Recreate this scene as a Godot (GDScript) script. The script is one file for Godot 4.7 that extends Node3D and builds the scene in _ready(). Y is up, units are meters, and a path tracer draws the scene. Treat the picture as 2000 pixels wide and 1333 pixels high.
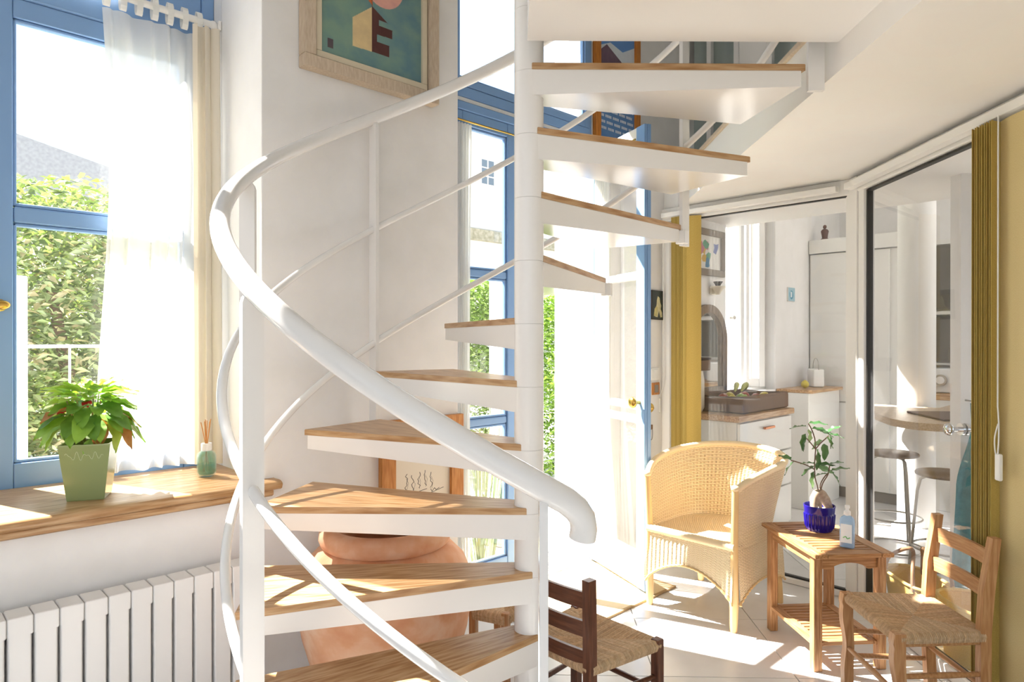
extends Node3D
# A bright hall with a white spiral staircase beside tall blue windows, a glazed kitchen behind it.
# Metres, y up. The window wall runs along x at z = 0 (outdoors is -z); the hall lies at +z.

const EYE := Vector3(0.0, 1.3314, 2.5)
const TURN := 46.0            # the view looks 46 degrees off the line of the window wall
const FOCAL := 1310.0         # in pixels of the 2000 x 1333 frame

var m := {}                   # materials by name
var taken := {}
var rng := RandomNumberGenerator.new()


# ------------------------------------------------------------------ mesh building
class MB:
	var v := PackedVector3Array()
	var n := PackedVector3Array()
	var t := PackedVector2Array()
	var c := PackedColorArray()
	var tint := Color.WHITE
	var xf := Transform3D.IDENTITY

	func tri(a: Vector3, b: Vector3, d: Vector3, na: Vector3, nb: Vector3, nd: Vector3, ua := Vector2.ZERO, ub := Vector2.ZERO, ud := Vector2.ZERO) -> void:
		a = xf * a; b = xf * b; d = xf * d
		na = (xf.basis * na).normalized(); nb = (xf.basis * nb).normalized(); nd = (xf.basis * nd).normalized()
		var face := (d - a).cross(b - a)
		if face.length_squared() < 1e-18:
			return
		if face.dot(na + nb + nd) < 0.0:
			var p := b; b = d; d = p
			p = nb; nb = nd; nd = p
			var q := ub; ub = ud; ud = q
		v.append_array([a, b, d])
		n.append_array([na, nb, nd])
		t.append_array([ua, ub, ud])
		c.append_array([tint, tint, tint])

	func flat(a: Vector3, b: Vector3, d: Vector3, out: Vector3) -> void:
		var f := (d - a).cross(b - a).normalized()
		if f.dot(out) < 0.0:
			f = -f
		tri(a, b, d, f, f, f)

	func quad(a: Vector3, b: Vector3, d: Vector3, e: Vector3, out: Vector3, uv := false) -> void:
		var f := (d - a).cross(b - a).normalized()
		if f.length_squared() < 0.5:
			f = (e - a).cross(d - a).normalized()
		if f.dot(out) < 0.0:
			f = -f
		if uv:
			tri(a, b, d, f, f, f, Vector2(0, 1), Vector2(1, 1), Vector2(1, 0))
			tri(a, d, e, f, f, f, Vector2(0, 1), Vector2(1, 0), Vector2(0, 0))
		else:
			tri(a, b, d, f, f, f)
			tri(a, d, e, f, f, f)

	# a box with chamfered, softly shaded edges
	func box(at: Vector3, size: Vector3, bevel := 0.0, basis := Basis.IDENTITY) -> void:
		var h := size * 0.5
		var k := minf(bevel, minf(h.x, minf(h.y, h.z)) * 0.98)
		var ax := [Vector3.RIGHT, Vector3.UP, Vector3.BACK]
		for i in 3:
			var j: int = (i + 1) % 3
			var l: int = (i + 2) % 3
			for s in [-1.0, 1.0]:
				var o: Vector3 = ax[i] * h[i] * s
				var p: Vector3 = ax[j] * (h[j] - k)
				var q: Vector3 = ax[l] * (h[l] - k)
				var nn: Vector3 = basis * (ax[i] * s)
				quad(at + basis * (o - p - q), at + basis * (o + p - q), at + basis * (o + p + q), at + basis * (o - p + q), nn)
		if k <= 0.0:
			return
		for i in 3:
			var j: int = (i + 1) % 3
			var l: int = (i + 2) % 3
			for sj in [-1.0, 1.0]:
				for sl in [-1.0, 1.0]:
					var nj: Vector3 = basis * (ax[j] * sj)
					var nl: Vector3 = basis * (ax[l] * sl)
					var e: Vector3 = ax[i] * (h[i] - k)
					var a1: Vector3 = at + basis * (ax[j] * h[j] * sj + ax[l] * (h[l] - k) * sl - e)
					var a2: Vector3 = at + basis * (ax[j] * h[j] * sj + ax[l] * (h[l] - k) * sl + e)
					var b1: Vector3 = at + basis * (ax[j] * (h[j] - k) * sj + ax[l] * h[l] * sl - e)
					var b2: Vector3 = at + basis * (ax[j] * (h[j] - k) * sj + ax[l] * h[l] * sl + e)
					tri(a1, a2, b2, nj, nj, nl)
					tri(a1, b2, b1, nj, nl, nl)
		for sx in [-1.0, 1.0]:
			for sy in [-1.0, 1.0]:
				for sz in [-1.0, 1.0]:
					tri(at + basis * Vector3(h.x * sx, (h.y - k) * sy, (h.z - k) * sz), at + basis * Vector3((h.x - k) * sx, h.y * sy, (h.z - k) * sz), at + basis * Vector3((h.x - k) * sx, (h.y - k) * sy, h.z * sz), basis * Vector3(sx, 0, 0), basis * Vector3(0, sy, 0), basis * Vector3(0, 0, sz))

	func span(lo: Vector3, hi: Vector3, bevel := 0.0) -> void:
		box((lo + hi) * 0.5, (hi - lo).abs(), bevel)

	# a bar from a to b with a w x h section; up gives the direction of h
	func bar(a: Vector3, b: Vector3, w: float, h: float, bevel := 0.0, up := Vector3.UP) -> void:
		var z := (b - a).normalized()
		var x := up.cross(z)
		if x.length() < 0.01:
			x = Vector3.RIGHT.cross(z)
		x = x.normalized()
		box((a + b) * 0.5, Vector3(w, h, a.distance_to(b)), bevel, Basis(x, z.cross(x).normalized(), z))

	# polygon in x/y, pulled along z from z0 to z1
	func prism(poly: PackedVector2Array, z0: float, z1: float, smooth := false, basis := Transform3D.IDENTITY) -> void:
		var old := xf
		xf = xf * basis
		var ix := Geometry2D.triangulate_polygon(poly)
		for k in range(0, ix.size(), 3):
			for s in [[z0, Vector3.FORWARD if z0 < z1 else Vector3.BACK], [z1, Vector3.BACK if z0 < z1 else Vector3.FORWARD]]:
				var a := Vector3(poly[ix[k]].x, poly[ix[k]].y, s[0])
				var b := Vector3(poly[ix[k + 1]].x, poly[ix[k + 1]].y, s[0])
				var d := Vector3(poly[ix[k + 2]].x, poly[ix[k + 2]].y, s[0])
				flat(a, b, d, s[1])
		var cnt := poly.size()
		var area := 0.0
		for i in cnt:
			area += poly[i].cross(poly[(i + 1) % cnt])
		var sg := 1.0 if area > 0.0 else -1.0
		var norm := []
		for i in cnt:
			var e: Vector2 = (poly[(i + 1) % cnt] - poly[i]).normalized()
			norm.append(Vector3(e.y, -e.x, 0) * sg)
		for i in cnt:
			var j := (i + 1) % cnt
			var a := Vector3(poly[i].x, poly[i].y, z0)
			var b := Vector3(poly[j].x, poly[j].y, z0)
			var na: Vector3 = norm[i]
			var nb: Vector3 = norm[i]
			if smooth:
				var pa: Vector3 = norm[(i + cnt - 1) % cnt]
				var pb: Vector3 = norm[j]
				if pa.dot(norm[i]) > 0.7:
					na = (pa + norm[i]).normalized()
				if pb.dot(norm[i]) > 0.7:
					nb = (pb + norm[i]).normalized()
			var dz := Vector3(0, 0, z1 - z0)
			tri(a, b, b + dz, na, nb, nb)
			tri(a, b + dz, a + dz, na, nb, na)
		xf = old

	# round tube along points; radius is one number or one per point
	func tube(pts: Array, radius, sides := 10, caps := true, closed := false) -> void:
		var cnt := pts.size()
		var rings := []
		var prev := Vector3.ZERO
		for i in cnt:
			var a: Vector3 = pts[(i - 1 + cnt) % cnt] if closed else pts[maxi(i - 1, 0)]
			var b: Vector3 = pts[(i + 1) % cnt] if closed else pts[mini(i + 1, cnt - 1)]
			var d := (b - a).normalized()
			var x := prev - d * prev.dot(d)
			if x.length() < 0.001:
				x = d.cross(Vector3.UP if absf(d.y) < 0.9 else Vector3.RIGHT)
			x = x.normalized()
			prev = x
			var y := d.cross(x)
			var r: float = radius[i] if radius is Array else radius
			var ring := []
			for s in sides + 1:
				var w := TAU * s / sides
				var o := x * cos(w) + y * sin(w)
				ring.append([pts[i] + o * r, o])
			rings.append(ring)
		for i in (cnt if closed else cnt - 1):
			var p: Array = rings[i]
			var q: Array = rings[(i + 1) % cnt]
			for s in sides:
				tri(p[s][0], p[s + 1][0], q[s + 1][0], p[s][1], p[s + 1][1], q[s + 1][1])
				tri(p[s][0], q[s + 1][0], q[s][0], p[s][1], q[s + 1][1], q[s][1])
		if caps and not closed:
			for e in [[0, 1], [cnt - 1, cnt - 2]]:
				var o: Vector3 = (pts[e[0]] - pts[e[1]]).normalized()
				for s in sides:
					tri(pts[e[0]], rings[e[0]][s][0], rings[e[0]][s + 1][0], o, o, o)

	# profile of (radius, height) points turned about y
	func lathe(prof: Array, segs := 32, at := Vector3.ZERO, from := 0.0, to := TAU) -> void:
		var cnt := prof.size()
		var en := []
		for i in cnt - 1:
			var e: Vector2 = (prof[i + 1] - prof[i])
			en.append(Vector2(e.y, -e.x).normalized())
		for i in cnt - 1:
			var n0: Vector2 = en[i]
			var n1: Vector2 = en[i]
			if i > 0 and en[i - 1].dot(en[i]) > 0.6:
				n0 = (en[i - 1] + en[i]).normalized()
			if i < cnt - 2 and en[i + 1].dot(en[i]) > 0.6:
				n1 = (en[i + 1] + en[i]).normalized()
			for s in segs:
				var w0 := from + (to - from) * s / segs
				var w1 := from + (to - from) * (s + 1) / segs
				var d0 := Vector3(cos(w0), 0, sin(w0))
				var d1 := Vector3(cos(w1), 0, sin(w1))
				var a: Vector3 = at + d0 * prof[i].x + Vector3.UP * prof[i].y
				var b: Vector3 = at + d1 * prof[i].x + Vector3.UP * prof[i].y
				var e: Vector3 = at + d1 * prof[i + 1].x + Vector3.UP * prof[i + 1].y
				var f: Vector3 = at + d0 * prof[i + 1].x + Vector3.UP * prof[i + 1].y
				tri(a, b, e, d0 * n0.x + Vector3.UP * n0.y, d1 * n0.x + Vector3.UP * n0.y, d1 * n1.x + Vector3.UP * n1.y)
				tri(a, e, f, d0 * n0.x + Vector3.UP * n0.y, d1 * n1.x + Vector3.UP * n1.y, d0 * n1.x + Vector3.UP * n1.y)

	# smooth surface over a grid of points g[i][j]; uv spans 0..1
	func sheet(g: Array, flip := false, wrap := false) -> void:
		var ni := g.size()
		var nj: int = g[0].size()
		var nn := []
		for i in ni:
			var row := []
			for j in nj:
				var a: Vector3 = g[mini(i + 1, ni - 1)][j] - g[maxi(i - 1, 0)][j]
				var b: Vector3
				if wrap:
					b = g[i][(j + 1) % (nj - 1)] - g[i][(j - 1 + nj - 1) % (nj - 1)]
				else:
					b = g[i][mini(j + 1, nj - 1)] - g[i][maxi(j - 1, 0)]
				var w := a.cross(b).normalized()
				row.append(-w if flip else w)
			nn.append(row)
		for i in ni - 1:
			for j in nj - 1:
				var u0 := Vector2(float(j) / (nj - 1), float(i) / (ni - 1))
				var u1 := Vector2(float(j + 1) / (nj - 1), float(i + 1) / (ni - 1))
				tri(g[i][j], g[i][j + 1], g[i + 1][j + 1], nn[i][j], nn[i][j + 1], nn[i + 1][j + 1], u0, Vector2(u1.x, u0.y), u1)
				tri(g[i][j], g[i + 1][j + 1], g[i + 1][j], nn[i][j], nn[i + 1][j + 1], nn[i + 1][j], u0, u1, Vector2(u0.x, u1.y))

	func ball(at: Vector3, r: Vector3, segs := 16, rows := 10) -> void:
		var g := []
		for i in rows + 1:
			var a := PI * i / rows
			var row := []
			for j in segs + 1:
				var b := TAU * j / segs
				row.append([at + Vector3(sin(a) * cos(b) * r.x, cos(a) * r.y, sin(a) * sin(b) * r.z), (Vector3(sin(a) * cos(b) / r.x, cos(a) / r.y, sin(a) * sin(b) / r.z)).normalized()])
			g.append(row)
		for i in rows:
			for j in segs:
				tri(g[i][j][0], g[i][j + 1][0], g[i + 1][j + 1][0], g[i][j][1], g[i][j + 1][1], g[i + 1][j + 1][1])
				tri(g[i][j][0], g[i + 1][j + 1][0], g[i + 1][j][0], g[i][j][1], g[i + 1][j + 1][1], g[i + 1][j][1])

	func mesh(colored := false) -> ArrayMesh:
		var arr := []
		arr.resize(Mesh.ARRAY_MAX)
		arr[Mesh.ARRAY_VERTEX] = v
		arr[Mesh.ARRAY_NORMAL] = n
		arr[Mesh.ARRAY_TEX_UV] = t
		if colored:
			arr[Mesh.ARRAY_COLOR] = c
		var am := ArrayMesh.new()
		am.add_surface_from_arrays(Mesh.PRIMITIVE_TRIANGLES, arr)
		var st := SurfaceTool.new()
		st.create_from(am, 0)
		st.index()
		return st.commit()


# ------------------------------------------------------------------ naming and tree
func numbered(called: String) -> String:
	if not taken.has(called):
		taken[called] = 0
		return called
	taken[called] += 1
	return "%s_%03d" % [called, taken[called]]


func thing(called: String, label: String, category: String, at := Vector3.ZERO, turn := 0.0, group := "") -> Node3D:
	var o := Node3D.new()
	o.name = numbered(called)
	add_child(o)
	o.position = at
	o.rotation.y = turn
	o.set_meta("label", label)
	o.set_meta("category", category)
	if group:
		o.set_meta("group", group)
	return o


func structure(called: String, at := Vector3.ZERO, turn := 0.0, label := "") -> Node3D:
	var o := Node3D.new()
	o.name = numbered(called)
	add_child(o)
	o.position = at
	o.rotation.y = turn
	o.set_meta("kind", "structure")
	if label:
		o.set_meta("label", label)
	return o


func part(called: String, b, material: Material, parent: Node3D, label := "") -> MeshInstance3D:
	var o := MeshInstance3D.new()
	o.name = called
	o.mesh = b.mesh(material is StandardMaterial3D and material.vertex_color_use_as_albedo) if b is MB else b
	o.material_override = material
	if label:
		o.set_meta("label", label)
	parent.add_child(o, true)
	return o


func group_part(called: String, parent: Node3D, at := Vector3.ZERO, turn := 0.0) -> Node3D:
	var o := Node3D.new()
	o.name = called
	parent.add_child(o, true)
	o.position = at
	o.rotation.y = turn
	return o


func alone(called: String, b, material: Material, label: String, category: String, group := "", at := Vector3.ZERO, turn := 0.0) -> MeshInstance3D:
	var o := MeshInstance3D.new()
	o.name = numbered(called)
	o.mesh = b.mesh(material is StandardMaterial3D and material.vertex_color_use_as_albedo) if b is MB else b
	o.material_override = material
	o.set_meta("label", label)
	o.set_meta("category", category)
	if group:
		o.set_meta("group", group)
	add_child(o)
	o.position = at
	o.rotation.y = turn
	return o


# ------------------------------------------------------------------ materials
func ramp(stops: Array) -> Gradient:
	var g := Gradient.new()
	var o := PackedFloat32Array()
	var k := PackedColorArray()
	for s in stops:
		o.append(s[0])
		k.append(Color(s[1]) if s[1] is String else s[1])
	g.offsets = o
	g.colors = k
	return g


func noise_tex(side: int, freq: float, stops: Array, octaves := 4, sd := 1, kind := FastNoiseLite.TYPE_SIMPLEX_SMOOTH, warp := 0.0) -> NoiseTexture2D:
	var f := FastNoiseLite.new()
	f.noise_type = kind
	f.seed = sd
	f.frequency = freq
	f.fractal_octaves = octaves
	if warp > 0.0:
		f.domain_warp_enabled = true
		f.domain_warp_amplitude = warp
		f.domain_warp_frequency = freq
	var t := NoiseTexture2D.new()
	t.width = side
	t.height = side
	t.seamless = true
	t.noise = f
	if stops:
		t.color_ramp = ramp(stops)
	return t


func mat(called: String, colour, rough := 0.6, metal := 0.0, spec := 0.5) -> StandardMaterial3D:
	var k := StandardMaterial3D.new()
	k.resource_name = called
	k.albedo_color = Color(colour) if colour is String else colour
	k.roughness = rough
	k.metallic = metal
	k.metallic_specular = spec
	m[called] = k
	return k


func noisy(called: String, tex: Texture2D, scale: Vector3, rough := 0.6, world := false, tint := Color.WHITE) -> StandardMaterial3D:
	var k := mat(called, tint, rough)
	k.albedo_texture = tex
	k.uv1_triplanar = true
	k.uv1_world_triplanar = world
	k.uv1_scale = scale
	return k


func relief(k: StandardMaterial3D, tex: Texture2D, depth_cm: float) -> StandardMaterial3D:
	k.heightmap_enabled = true
	k.heightmap_texture = tex
	k.heightmap_scale = depth_cm
	return k


func glass(called: String, alpha := 0.05, colour := Color(1, 1, 1)) -> StandardMaterial3D:
	var k := mat(called, Color(colour.r, colour.g, colour.b, alpha), 0.02)
	k.transparency = BaseMaterial3D.TRANSPARENCY_ALPHA
	return k



func _ready() -> void:
	rng.seed = 7
	# ---- camera
	var cam := Camera3D.new()
	cam.name = "camera"
	add_child(cam)
	cam.position = EYE
	cam.rotation_degrees = Vector3(-0.153, -(90.0 - TURN), 0)
	cam.fov = rad_to_deg(2.0 * atan(666.5 / FOCAL))
	cam.near = 0.05
	cam.far = 300.0
	cam.current = true
	# ---- sky
	var e := Environment.new()
	e.background_mode = Environment.BG_SKY
	var sky := ProceduralSkyMaterial.new()
	sky.sky_top_color = Color(0.80, 0.88, 0.97)
	sky.sky_horizon_color = Color(0.94, 0.965, 1.0)
	sky.sky_curve = 0.18
	sky.ground_bottom_color = Color(0.62, 0.60, 0.56)
	sky.ground_horizon_color = Color(0.80, 0.79, 0.76)
	sky.sky_energy_multiplier = 1.0
	sky.ground_energy_multiplier = 1.0
	var s := Sky.new()
	s.sky_material = sky
	e.sky = s
	e.background_energy_multiplier = 1.7
	e.tonemap_mode = Environment.TONE_MAPPER_LINEAR
	e.tonemap_exposure = 1.03
	e.sdfgi_enabled = true
	e.ssao_enabled = true
	e.ssil_enabled = true
	var we := WorldEnvironment.new()
	we.name = "environment"
	we.environment = e
	add_child(we)
	# ---- sun: from outdoors, over the left shoulder of the window wall
	var sun := DirectionalLight3D.new()
	sun.name = "sun"
	add_child(sun)
	sun.look_at_from_position(Vector3(-2.114, 7.604, -6.141), Vector3.ZERO)
	sun.light_color = Color(1.0, 0.98, 0.955)
	sun.light_energy = 10.5
	sun.light_angular_distance = 0.6
	sun.shadow_enabled = true
	sun.sky_mode = DirectionalLight3D.SKY_MODE_LIGHT_ONLY
	# ---- what stands in the place
	make_materials()
	build_floor()
	build_walls()
	build_left_window()
	build_garden_door()
	build_partition()
	build_staircase()
	build_wicker_chair()
	build_side_table()
	build_rush_chairs()
	build_blinds()
	build_jar_and_mat()
	build_by_the_window()
	build_on_the_walls()
	build_kitchen()
	build_outside()


func make_materials() -> void:
	var fine := noise_tex(512, 0.03, [], 4, 3)
	var mott := noise_tex(512, 0.012, [[0.0, "efedea"], [1.0, "f4f2f0"]], 3, 5)
	noisy("wall", mott, Vector3(0.9, 0.9, 0.9), 0.85, true)
	relief(m.wall, fine, 0.03)
	noisy("ceiling", noise_tex(256, 0.01, [[0.0, "f1eeea"], [1.0, "f5f3ef"]], 3, 8), Vector3(0.5, 0.5, 0.5), 0.9, true)
	mat("stair_white", "f3f1ee", 0.17)
	mat("white_satin", "f2f0ec", 0.38)
	mat("white_matt", "efede8", 0.7)
	mat("radiator_white", "efedea", 0.3)
	mat("blue_paint", "7fa4d2", 0.35)
	mat("gasket", "2b2926", 0.5)
	glass("pane", 0.03)
	mat("chrome", "d8d8d8", 0.12, 1.0)
	mat("brass", "d2ac5a", 0.25, 1.0)
	mat("steel", "a8a49c", 0.3, 1.0)
	var oakt := noise_tex(512, 0.02, [[0.0, "95683c"], [0.35, "b08557"], [0.6, "c19b70"], [1.0, "d4b48d"]], 5, 11, FastNoiseLite.TYPE_SIMPLEX_SMOOTH, 8.0)
	noisy("oak_x", oakt, Vector3(0.5, 6.0, 6.0), 0.33)
	noisy("oak_z", oakt, Vector3(6.0, 6.0, 0.5), 0.33)
	noisy("oak_y", oakt, Vector3(6.0, 0.5, 6.0), 0.4)
	var tile := noise_tex(512, 0.01, [[0.0, "d9d7d5"], [1.0, "e3e2e1"]], 4, 21)
	noisy("tile", tile, Vector3(0.7, 0.7, 0.7), 0.22, true)
	mat("grout", "b9b3ab", 0.9)
	noisy("paving", noise_tex(512, 0.02, [[0.0, "cfc9bd"], [1.0, "e2ddd2"]], 5, 31), Vector3(0.6, 0.6, 0.6), 0.9, true)

	# cloth
	mat("sheer", Color(0.97, 0.965, 0.95, 0.78), 0.9)
	m.sheer.transparency = BaseMaterial3D.TRANSPARENCY_ALPHA
	m.sheer.backlight_enabled = true
	m.sheer.backlight = Color(0.9, 0.9, 0.88)
	mat("linen", "e6dccb", 0.9)
	mat("loop_cloth", "f4f2ec", 0.9)
	m.loop_cloth.backlight_enabled = true
	m.loop_cloth.backlight = Color(0.8, 0.8, 0.78)
	m.linen.backlight_enabled = true
	m.linen.backlight = Color(0.7, 0.67, 0.6)
	var weave := noise_tex(256, 0.06, [[0.0, "c6ab58"], [1.0, "ddc678"]], 3, 41)
	noisy("mustard", weave, Vector3(4, 30, 4), 0.85)
	noisy("mustard_dark", noise_tex(256, 0.06, [[0.0, "bb9e4e"], [1.0, "d2b668"]], 3, 42), Vector3(4, 30, 4), 0.85)
	noisy("mustard_flat", noise_tex(256, 0.08, [[0.0, "cbb47a"], [1.0, "e6d4a2"]], 3, 43), Vector3(30, 12, 30), 0.85)
	for k in ["mustard", "mustard_dark", "mustard_flat"]:
		m[k].backlight_enabled = true
		m[k].backlight = Color(0.35, 0.33, 0.25)
	noisy("teal_cloth", noise_tex(256, 0.03, [[0.0, "2f6e78"], [1.0, "4b8c94"]], 3, 44), Vector3(3, 3, 3), 0.9)
	mat("pale_blue_cloth", "a9ccd6", 0.9)
	mat("gallery_cloth", "a9b7b4", 0.9)
	noisy("mat_weave", noise_tex(512, 0.08, [[0.0, "cbb894"], [1.0, "e2d3b4"]], 3, 45), Vector3(6, 6, 6), 0.95)
	mat("mat_edge", "a98f68", 0.9)
	# woods
	var tk := noise_tex(512, 0.02, [[0.0, "8a5f3a"], [0.4, "a5764a"], [0.7, "b98c5e"], [1.0, "cda678"]], 5, 51, FastNoiseLite.TYPE_SIMPLEX_SMOOTH, 8.0)
	noisy("teak_x", tk, Vector3(0.6, 8, 8), 0.5)
	noisy("teak_y", tk, Vector3(8, 0.6, 8), 0.5)
	noisy("teak_z", tk, Vector3(8, 8, 0.6), 0.5)
	noisy("teak_z2", tk, Vector3(9, 8, 0.7), 0.5, false, Color(0.93, 0.9, 0.88))
	var pn := noise_tex(512, 0.02, [[0.0, "a26f45"], [0.5, "ba8a5d"], [1.0, "cda478"]], 5, 52, FastNoiseLite.TYPE_SIMPLEX_SMOOTH, 8.0)
	noisy("pine_y", pn, Vector3(7, 0.6, 7), 0.5)
	noisy("pine_x", pn, Vector3(0.6, 7, 7), 0.5)
	var dk := noise_tex(512, 0.02, [[0.0, "4a2a1c"], [0.6, "673d29"], [1.0, "7d5038"]], 5, 53, FastNoiseLite.TYPE_SIMPLEX_SMOOTH, 8.0)
	noisy("dark_wood_y", dk, Vector3(7, 0.6, 7), 0.35)
	noisy("dark_wood_x", dk, Vector3(0.6, 7, 7), 0.35)
	noisy("oak_warm", noise_tex(512, 0.02, [[0.0, "a9682c"], [0.5, "c17f3e"], [1.0, "d39a58"]], 5, 54), Vector3(7, 0.7, 7), 0.45)
	noisy("honey_wood", noise_tex(512, 0.02, [[0.0, "a8631f"], [0.5, "c47a2e"], [1.0, "d69043"]], 5, 55), Vector3(7, 0.7, 7), 0.35)
	noisy("pale_wood", noise_tex(512, 0.02, [[0.0, "c0ab92"], [0.5, "cdbaa2"], [1.0, "d8c8b3"]], 5, 56), Vector3(7, 1.5, 7), 0.6)
	mat("cream_slip", "ddd0b6", 0.6)
	mat("dark_gap", "3a2a20", 0.7)
	noisy("pale_oak", noise_tex(512, 0.02, [[0.0, "a98f72"], [0.5, "c2aa8c"], [1.0, "d2bda2"]], 5, 57), Vector3(0.8, 7, 7), 0.35)
	mat("grey_wood", "8f857a", 0.6)
	noisy("grey_brown_wood", noise_tex(256, 0.03, [[0.0, "6f5c4a"], [1.0, "93806c"]], 4, 58), Vector3(6, 1.5, 6), 0.5)
	mat("dark_board", "5d4334", 0.5)
	var rs := noise_tex(256, 0.05, [[0.0, "b8956c"], [0.5, "d2b28c"], [1.0, "e6cdac"]], 3, 59)
	noisy("rush", rs, Vector3(6, 6, 6), 0.75)
	m.rush.vertex_color_use_as_albedo = true
	noisy("rush_pale", rs, Vector3(6, 6, 6), 0.7, false, Color(1.0, 0.97, 0.94))
	m.rush_pale.vertex_color_use_as_albedo = true
	noisy("straw", noise_tex(256, 0.05, [[0.0, "c2a04f"], [1.0, "dcc078"]], 3, 60), Vector3(14, 14, 14), 0.8)
	noisy("pale_wicker", noise_tex(256, 0.05, [[0.0, "bfa37c"], [1.0, "ddc7a4"]], 3, 61), Vector3(14, 14, 14), 0.8)
	noisy("dark_wicker", noise_tex(256, 0.06, [[0.0, "4e3a2b"], [0.5, "6f5540"], [1.0, "8b6d52"]], 3, 62), Vector3(14, 14, 14), 0.7)
	# clay, glaze, plastics
	noisy("terracotta", noise_tex(512, 0.008, [[0.0, "d8926a"], [0.45, "e4a880"], [0.7, "ecbd9a"], [1.0, "f0ccb0"]], 5, 63, FastNoiseLite.TYPE_SIMPLEX_SMOOTH, 30.0), Vector3(2, 2, 2), 0.8)
	mat("olive_glaze", "8c9a68", 0.18)
	mat("pale_green", "c9d2ae", 0.4)
	mat("soil", "33271f", 0.95)
	mat("pebble", "cfc9c0", 0.7)
	mat("cobalt", "1d1478", 0.08)
	mat("cream_glaze", "e8e0cc", 0.3)
	mat("grey_plastic", "8f8678", 0.5)
	mat("leather", "8c6a4c", 0.55)
	mat("copper", "b9754a", 0.3, 0.8)
	mat("mirror", "f2f2f2", 0.03, 1.0)
	mat("label_white", "eef2f4", 0.5)
	mat("label_green", "7cbf7a", 0.5)
	mat("kitchen_white", "eceae4", 0.3)
	mat("plinth", "8e8880", 0.5)
	mat("figure_brown", "5d3a30", 0.5)
	glass("smoky_glass", 0.45, Color(0.33, 0.31, 0.27))
	m.smoky_glass.roughness = 0.2
	glass("green_glass", 0.24, Color(0.36, 0.68, 0.56))
	glass("green_oil", 0.42, Color(0.20, 0.52, 0.42))
	glass("blue_plastic", 0.5, Color(0.62, 0.80, 0.96))
	mat("reed", "c98d4c", 0.7)
	mat("apple_yellow", "cdbb3c", 0.3)
	mat("apple_green", "8fae3a", 0.3)
	mat("apple_red", "a4482f", 0.3)
	mat("banana", "b5b44a", 0.4)
	# plants
	for q in [["leaf_bright", "a9cf52", "c3de72"], ["leaf_mid", "86b445", "9cc65a"], ["leaf_deep", "5b8733", "74a045"], ["leaf_red", "b3233a", "cf4453"], ["leaf_rust", "a0602f", "b98a45"]]:
		var tx := noise_tex(128, 0.03, [[0.0, q[1]], [1.0, q[2]]], 3, 71)
		noisy(q[0], tx, Vector3(8, 8, 8), 0.45)
		m[q[0]].backlight_enabled = true
		m[q[0]].backlight = Color(0.75, 0.8, 0.5) if q[0] != "leaf_red" else Color(0.8, 0.4, 0.4)
	mat("stem", "8f8a52", 0.6)
	mat("ficus_leaf", "355c34", 0.3)
	mat("ficus_leaf_pale", "86a878", 0.25)
	for k in ["ficus_leaf", "ficus_leaf_pale"]:
		m[k].backlight_enabled = true
		m[k].backlight = Color(0.4, 0.5, 0.3)
	noisy("ficus_bark", noise_tex(256, 0.03, [[0.0, "8a7460"], [1.0, "bfa88e"]], 4, 72), Vector3(6, 6, 6), 0.7)
	mat("ficus_stem", "7a5f4c", 0.7)
	mat("hedge_leaf", Color.WHITE, 0.5)
	m.hedge_leaf.vertex_color_use_as_albedo = true
	m.hedge_leaf.backlight_enabled = true
	m.hedge_leaf.backlight = Color(0.7, 0.75, 0.45)
	mat("bark", "6d5a48", 0.9)
	mat("grass_blade", "77855a", 0.6)
	# outdoors
	noisy("render_white", noise_tex(512, 0.01, [[0.0, "e3ded4"], [1.0, "efebe3"]], 4, 81), Vector3(0.3, 0.3, 0.3), 0.9, true)
	noisy("slate", noise_tex(512, 0.05, [[0.0, "90929b"], [1.0, "a7a9b1"]], 3, 82), Vector3(0.5, 0.5, 0.5), 0.8, true)
	noisy("mossy_stone", noise_tex(512, 0.02, [[0.0, "8f8a70"], [1.0, "c9c2b0"]], 4, 83), Vector3(0.5, 0.5, 0.5), 0.9, true)
	mat("grey_stone", "8d8880", 0.9)
	mat("far_pane", "6f7f8e", 0.15)


func build_floor() -> void:
	# square tiles laid parallel to the slanting glass partition
	var o := structure("floor", Vector3.ZERO, 0.0, "pale grey square tiles laid slantwise over the whole hall")
	var b := MB.new()
	b.span(Vector3(-3.3, -0.12, -0.4), Vector3(6.7, -0.006, 5.1))
	part("bed", b, m.grout, o)
	var ang := deg_to_rad(44.3)
	var u := Vector3(cos(ang), 0, -sin(ang))          # along the partition
	var w := Vector3(sin(ang), 0, cos(ang))
	var size := 0.5526
	var gap := 0.003
	var q := MB.new()
	q.box(Vector3(0, -0.004, 0), Vector3(size - gap, 0.008, size - gap), 0.001)
	var mesh := q.mesh()
	# a joint corner seen in front of the dark chair
	var o0 := EYE + u * 2.66 + w * 0.487
	o0.y = 0.0
	for i in range(-4, 12):
		for j in range(-6, 9):
			var p := o0 + u * (i + 0.5) * size + w * (j + 0.5) * size
			if p.z < -0.02 or p.z > 4.9 or p.x < -1.0 or p.x > 6.6:
				continue
			# keep to what the hall and the kitchen can show
			var v := p - EYE
			var ahead := v.dot(Vector3(0.6947, 0, -0.7193))
			if ahead < 0.6 or absf(v.dot(Vector3(0.7193, 0, 0.6947))) > ahead * 1.0 + 1.0:
				continue
			var t := part("tile", mesh, m.tile, o)
			t.position = p
			t.rotation.y = ang
	# the ground outdoors
	var g := structure("ground", Vector3.ZERO, 0.0, "sunlit paved yard outside the windows")
	b = MB.new()
	b.span(Vector3(-30, -0.3, -60), Vector3(40, -0.08, -0.4))
	part("paving", b, m.paving, g)


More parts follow.
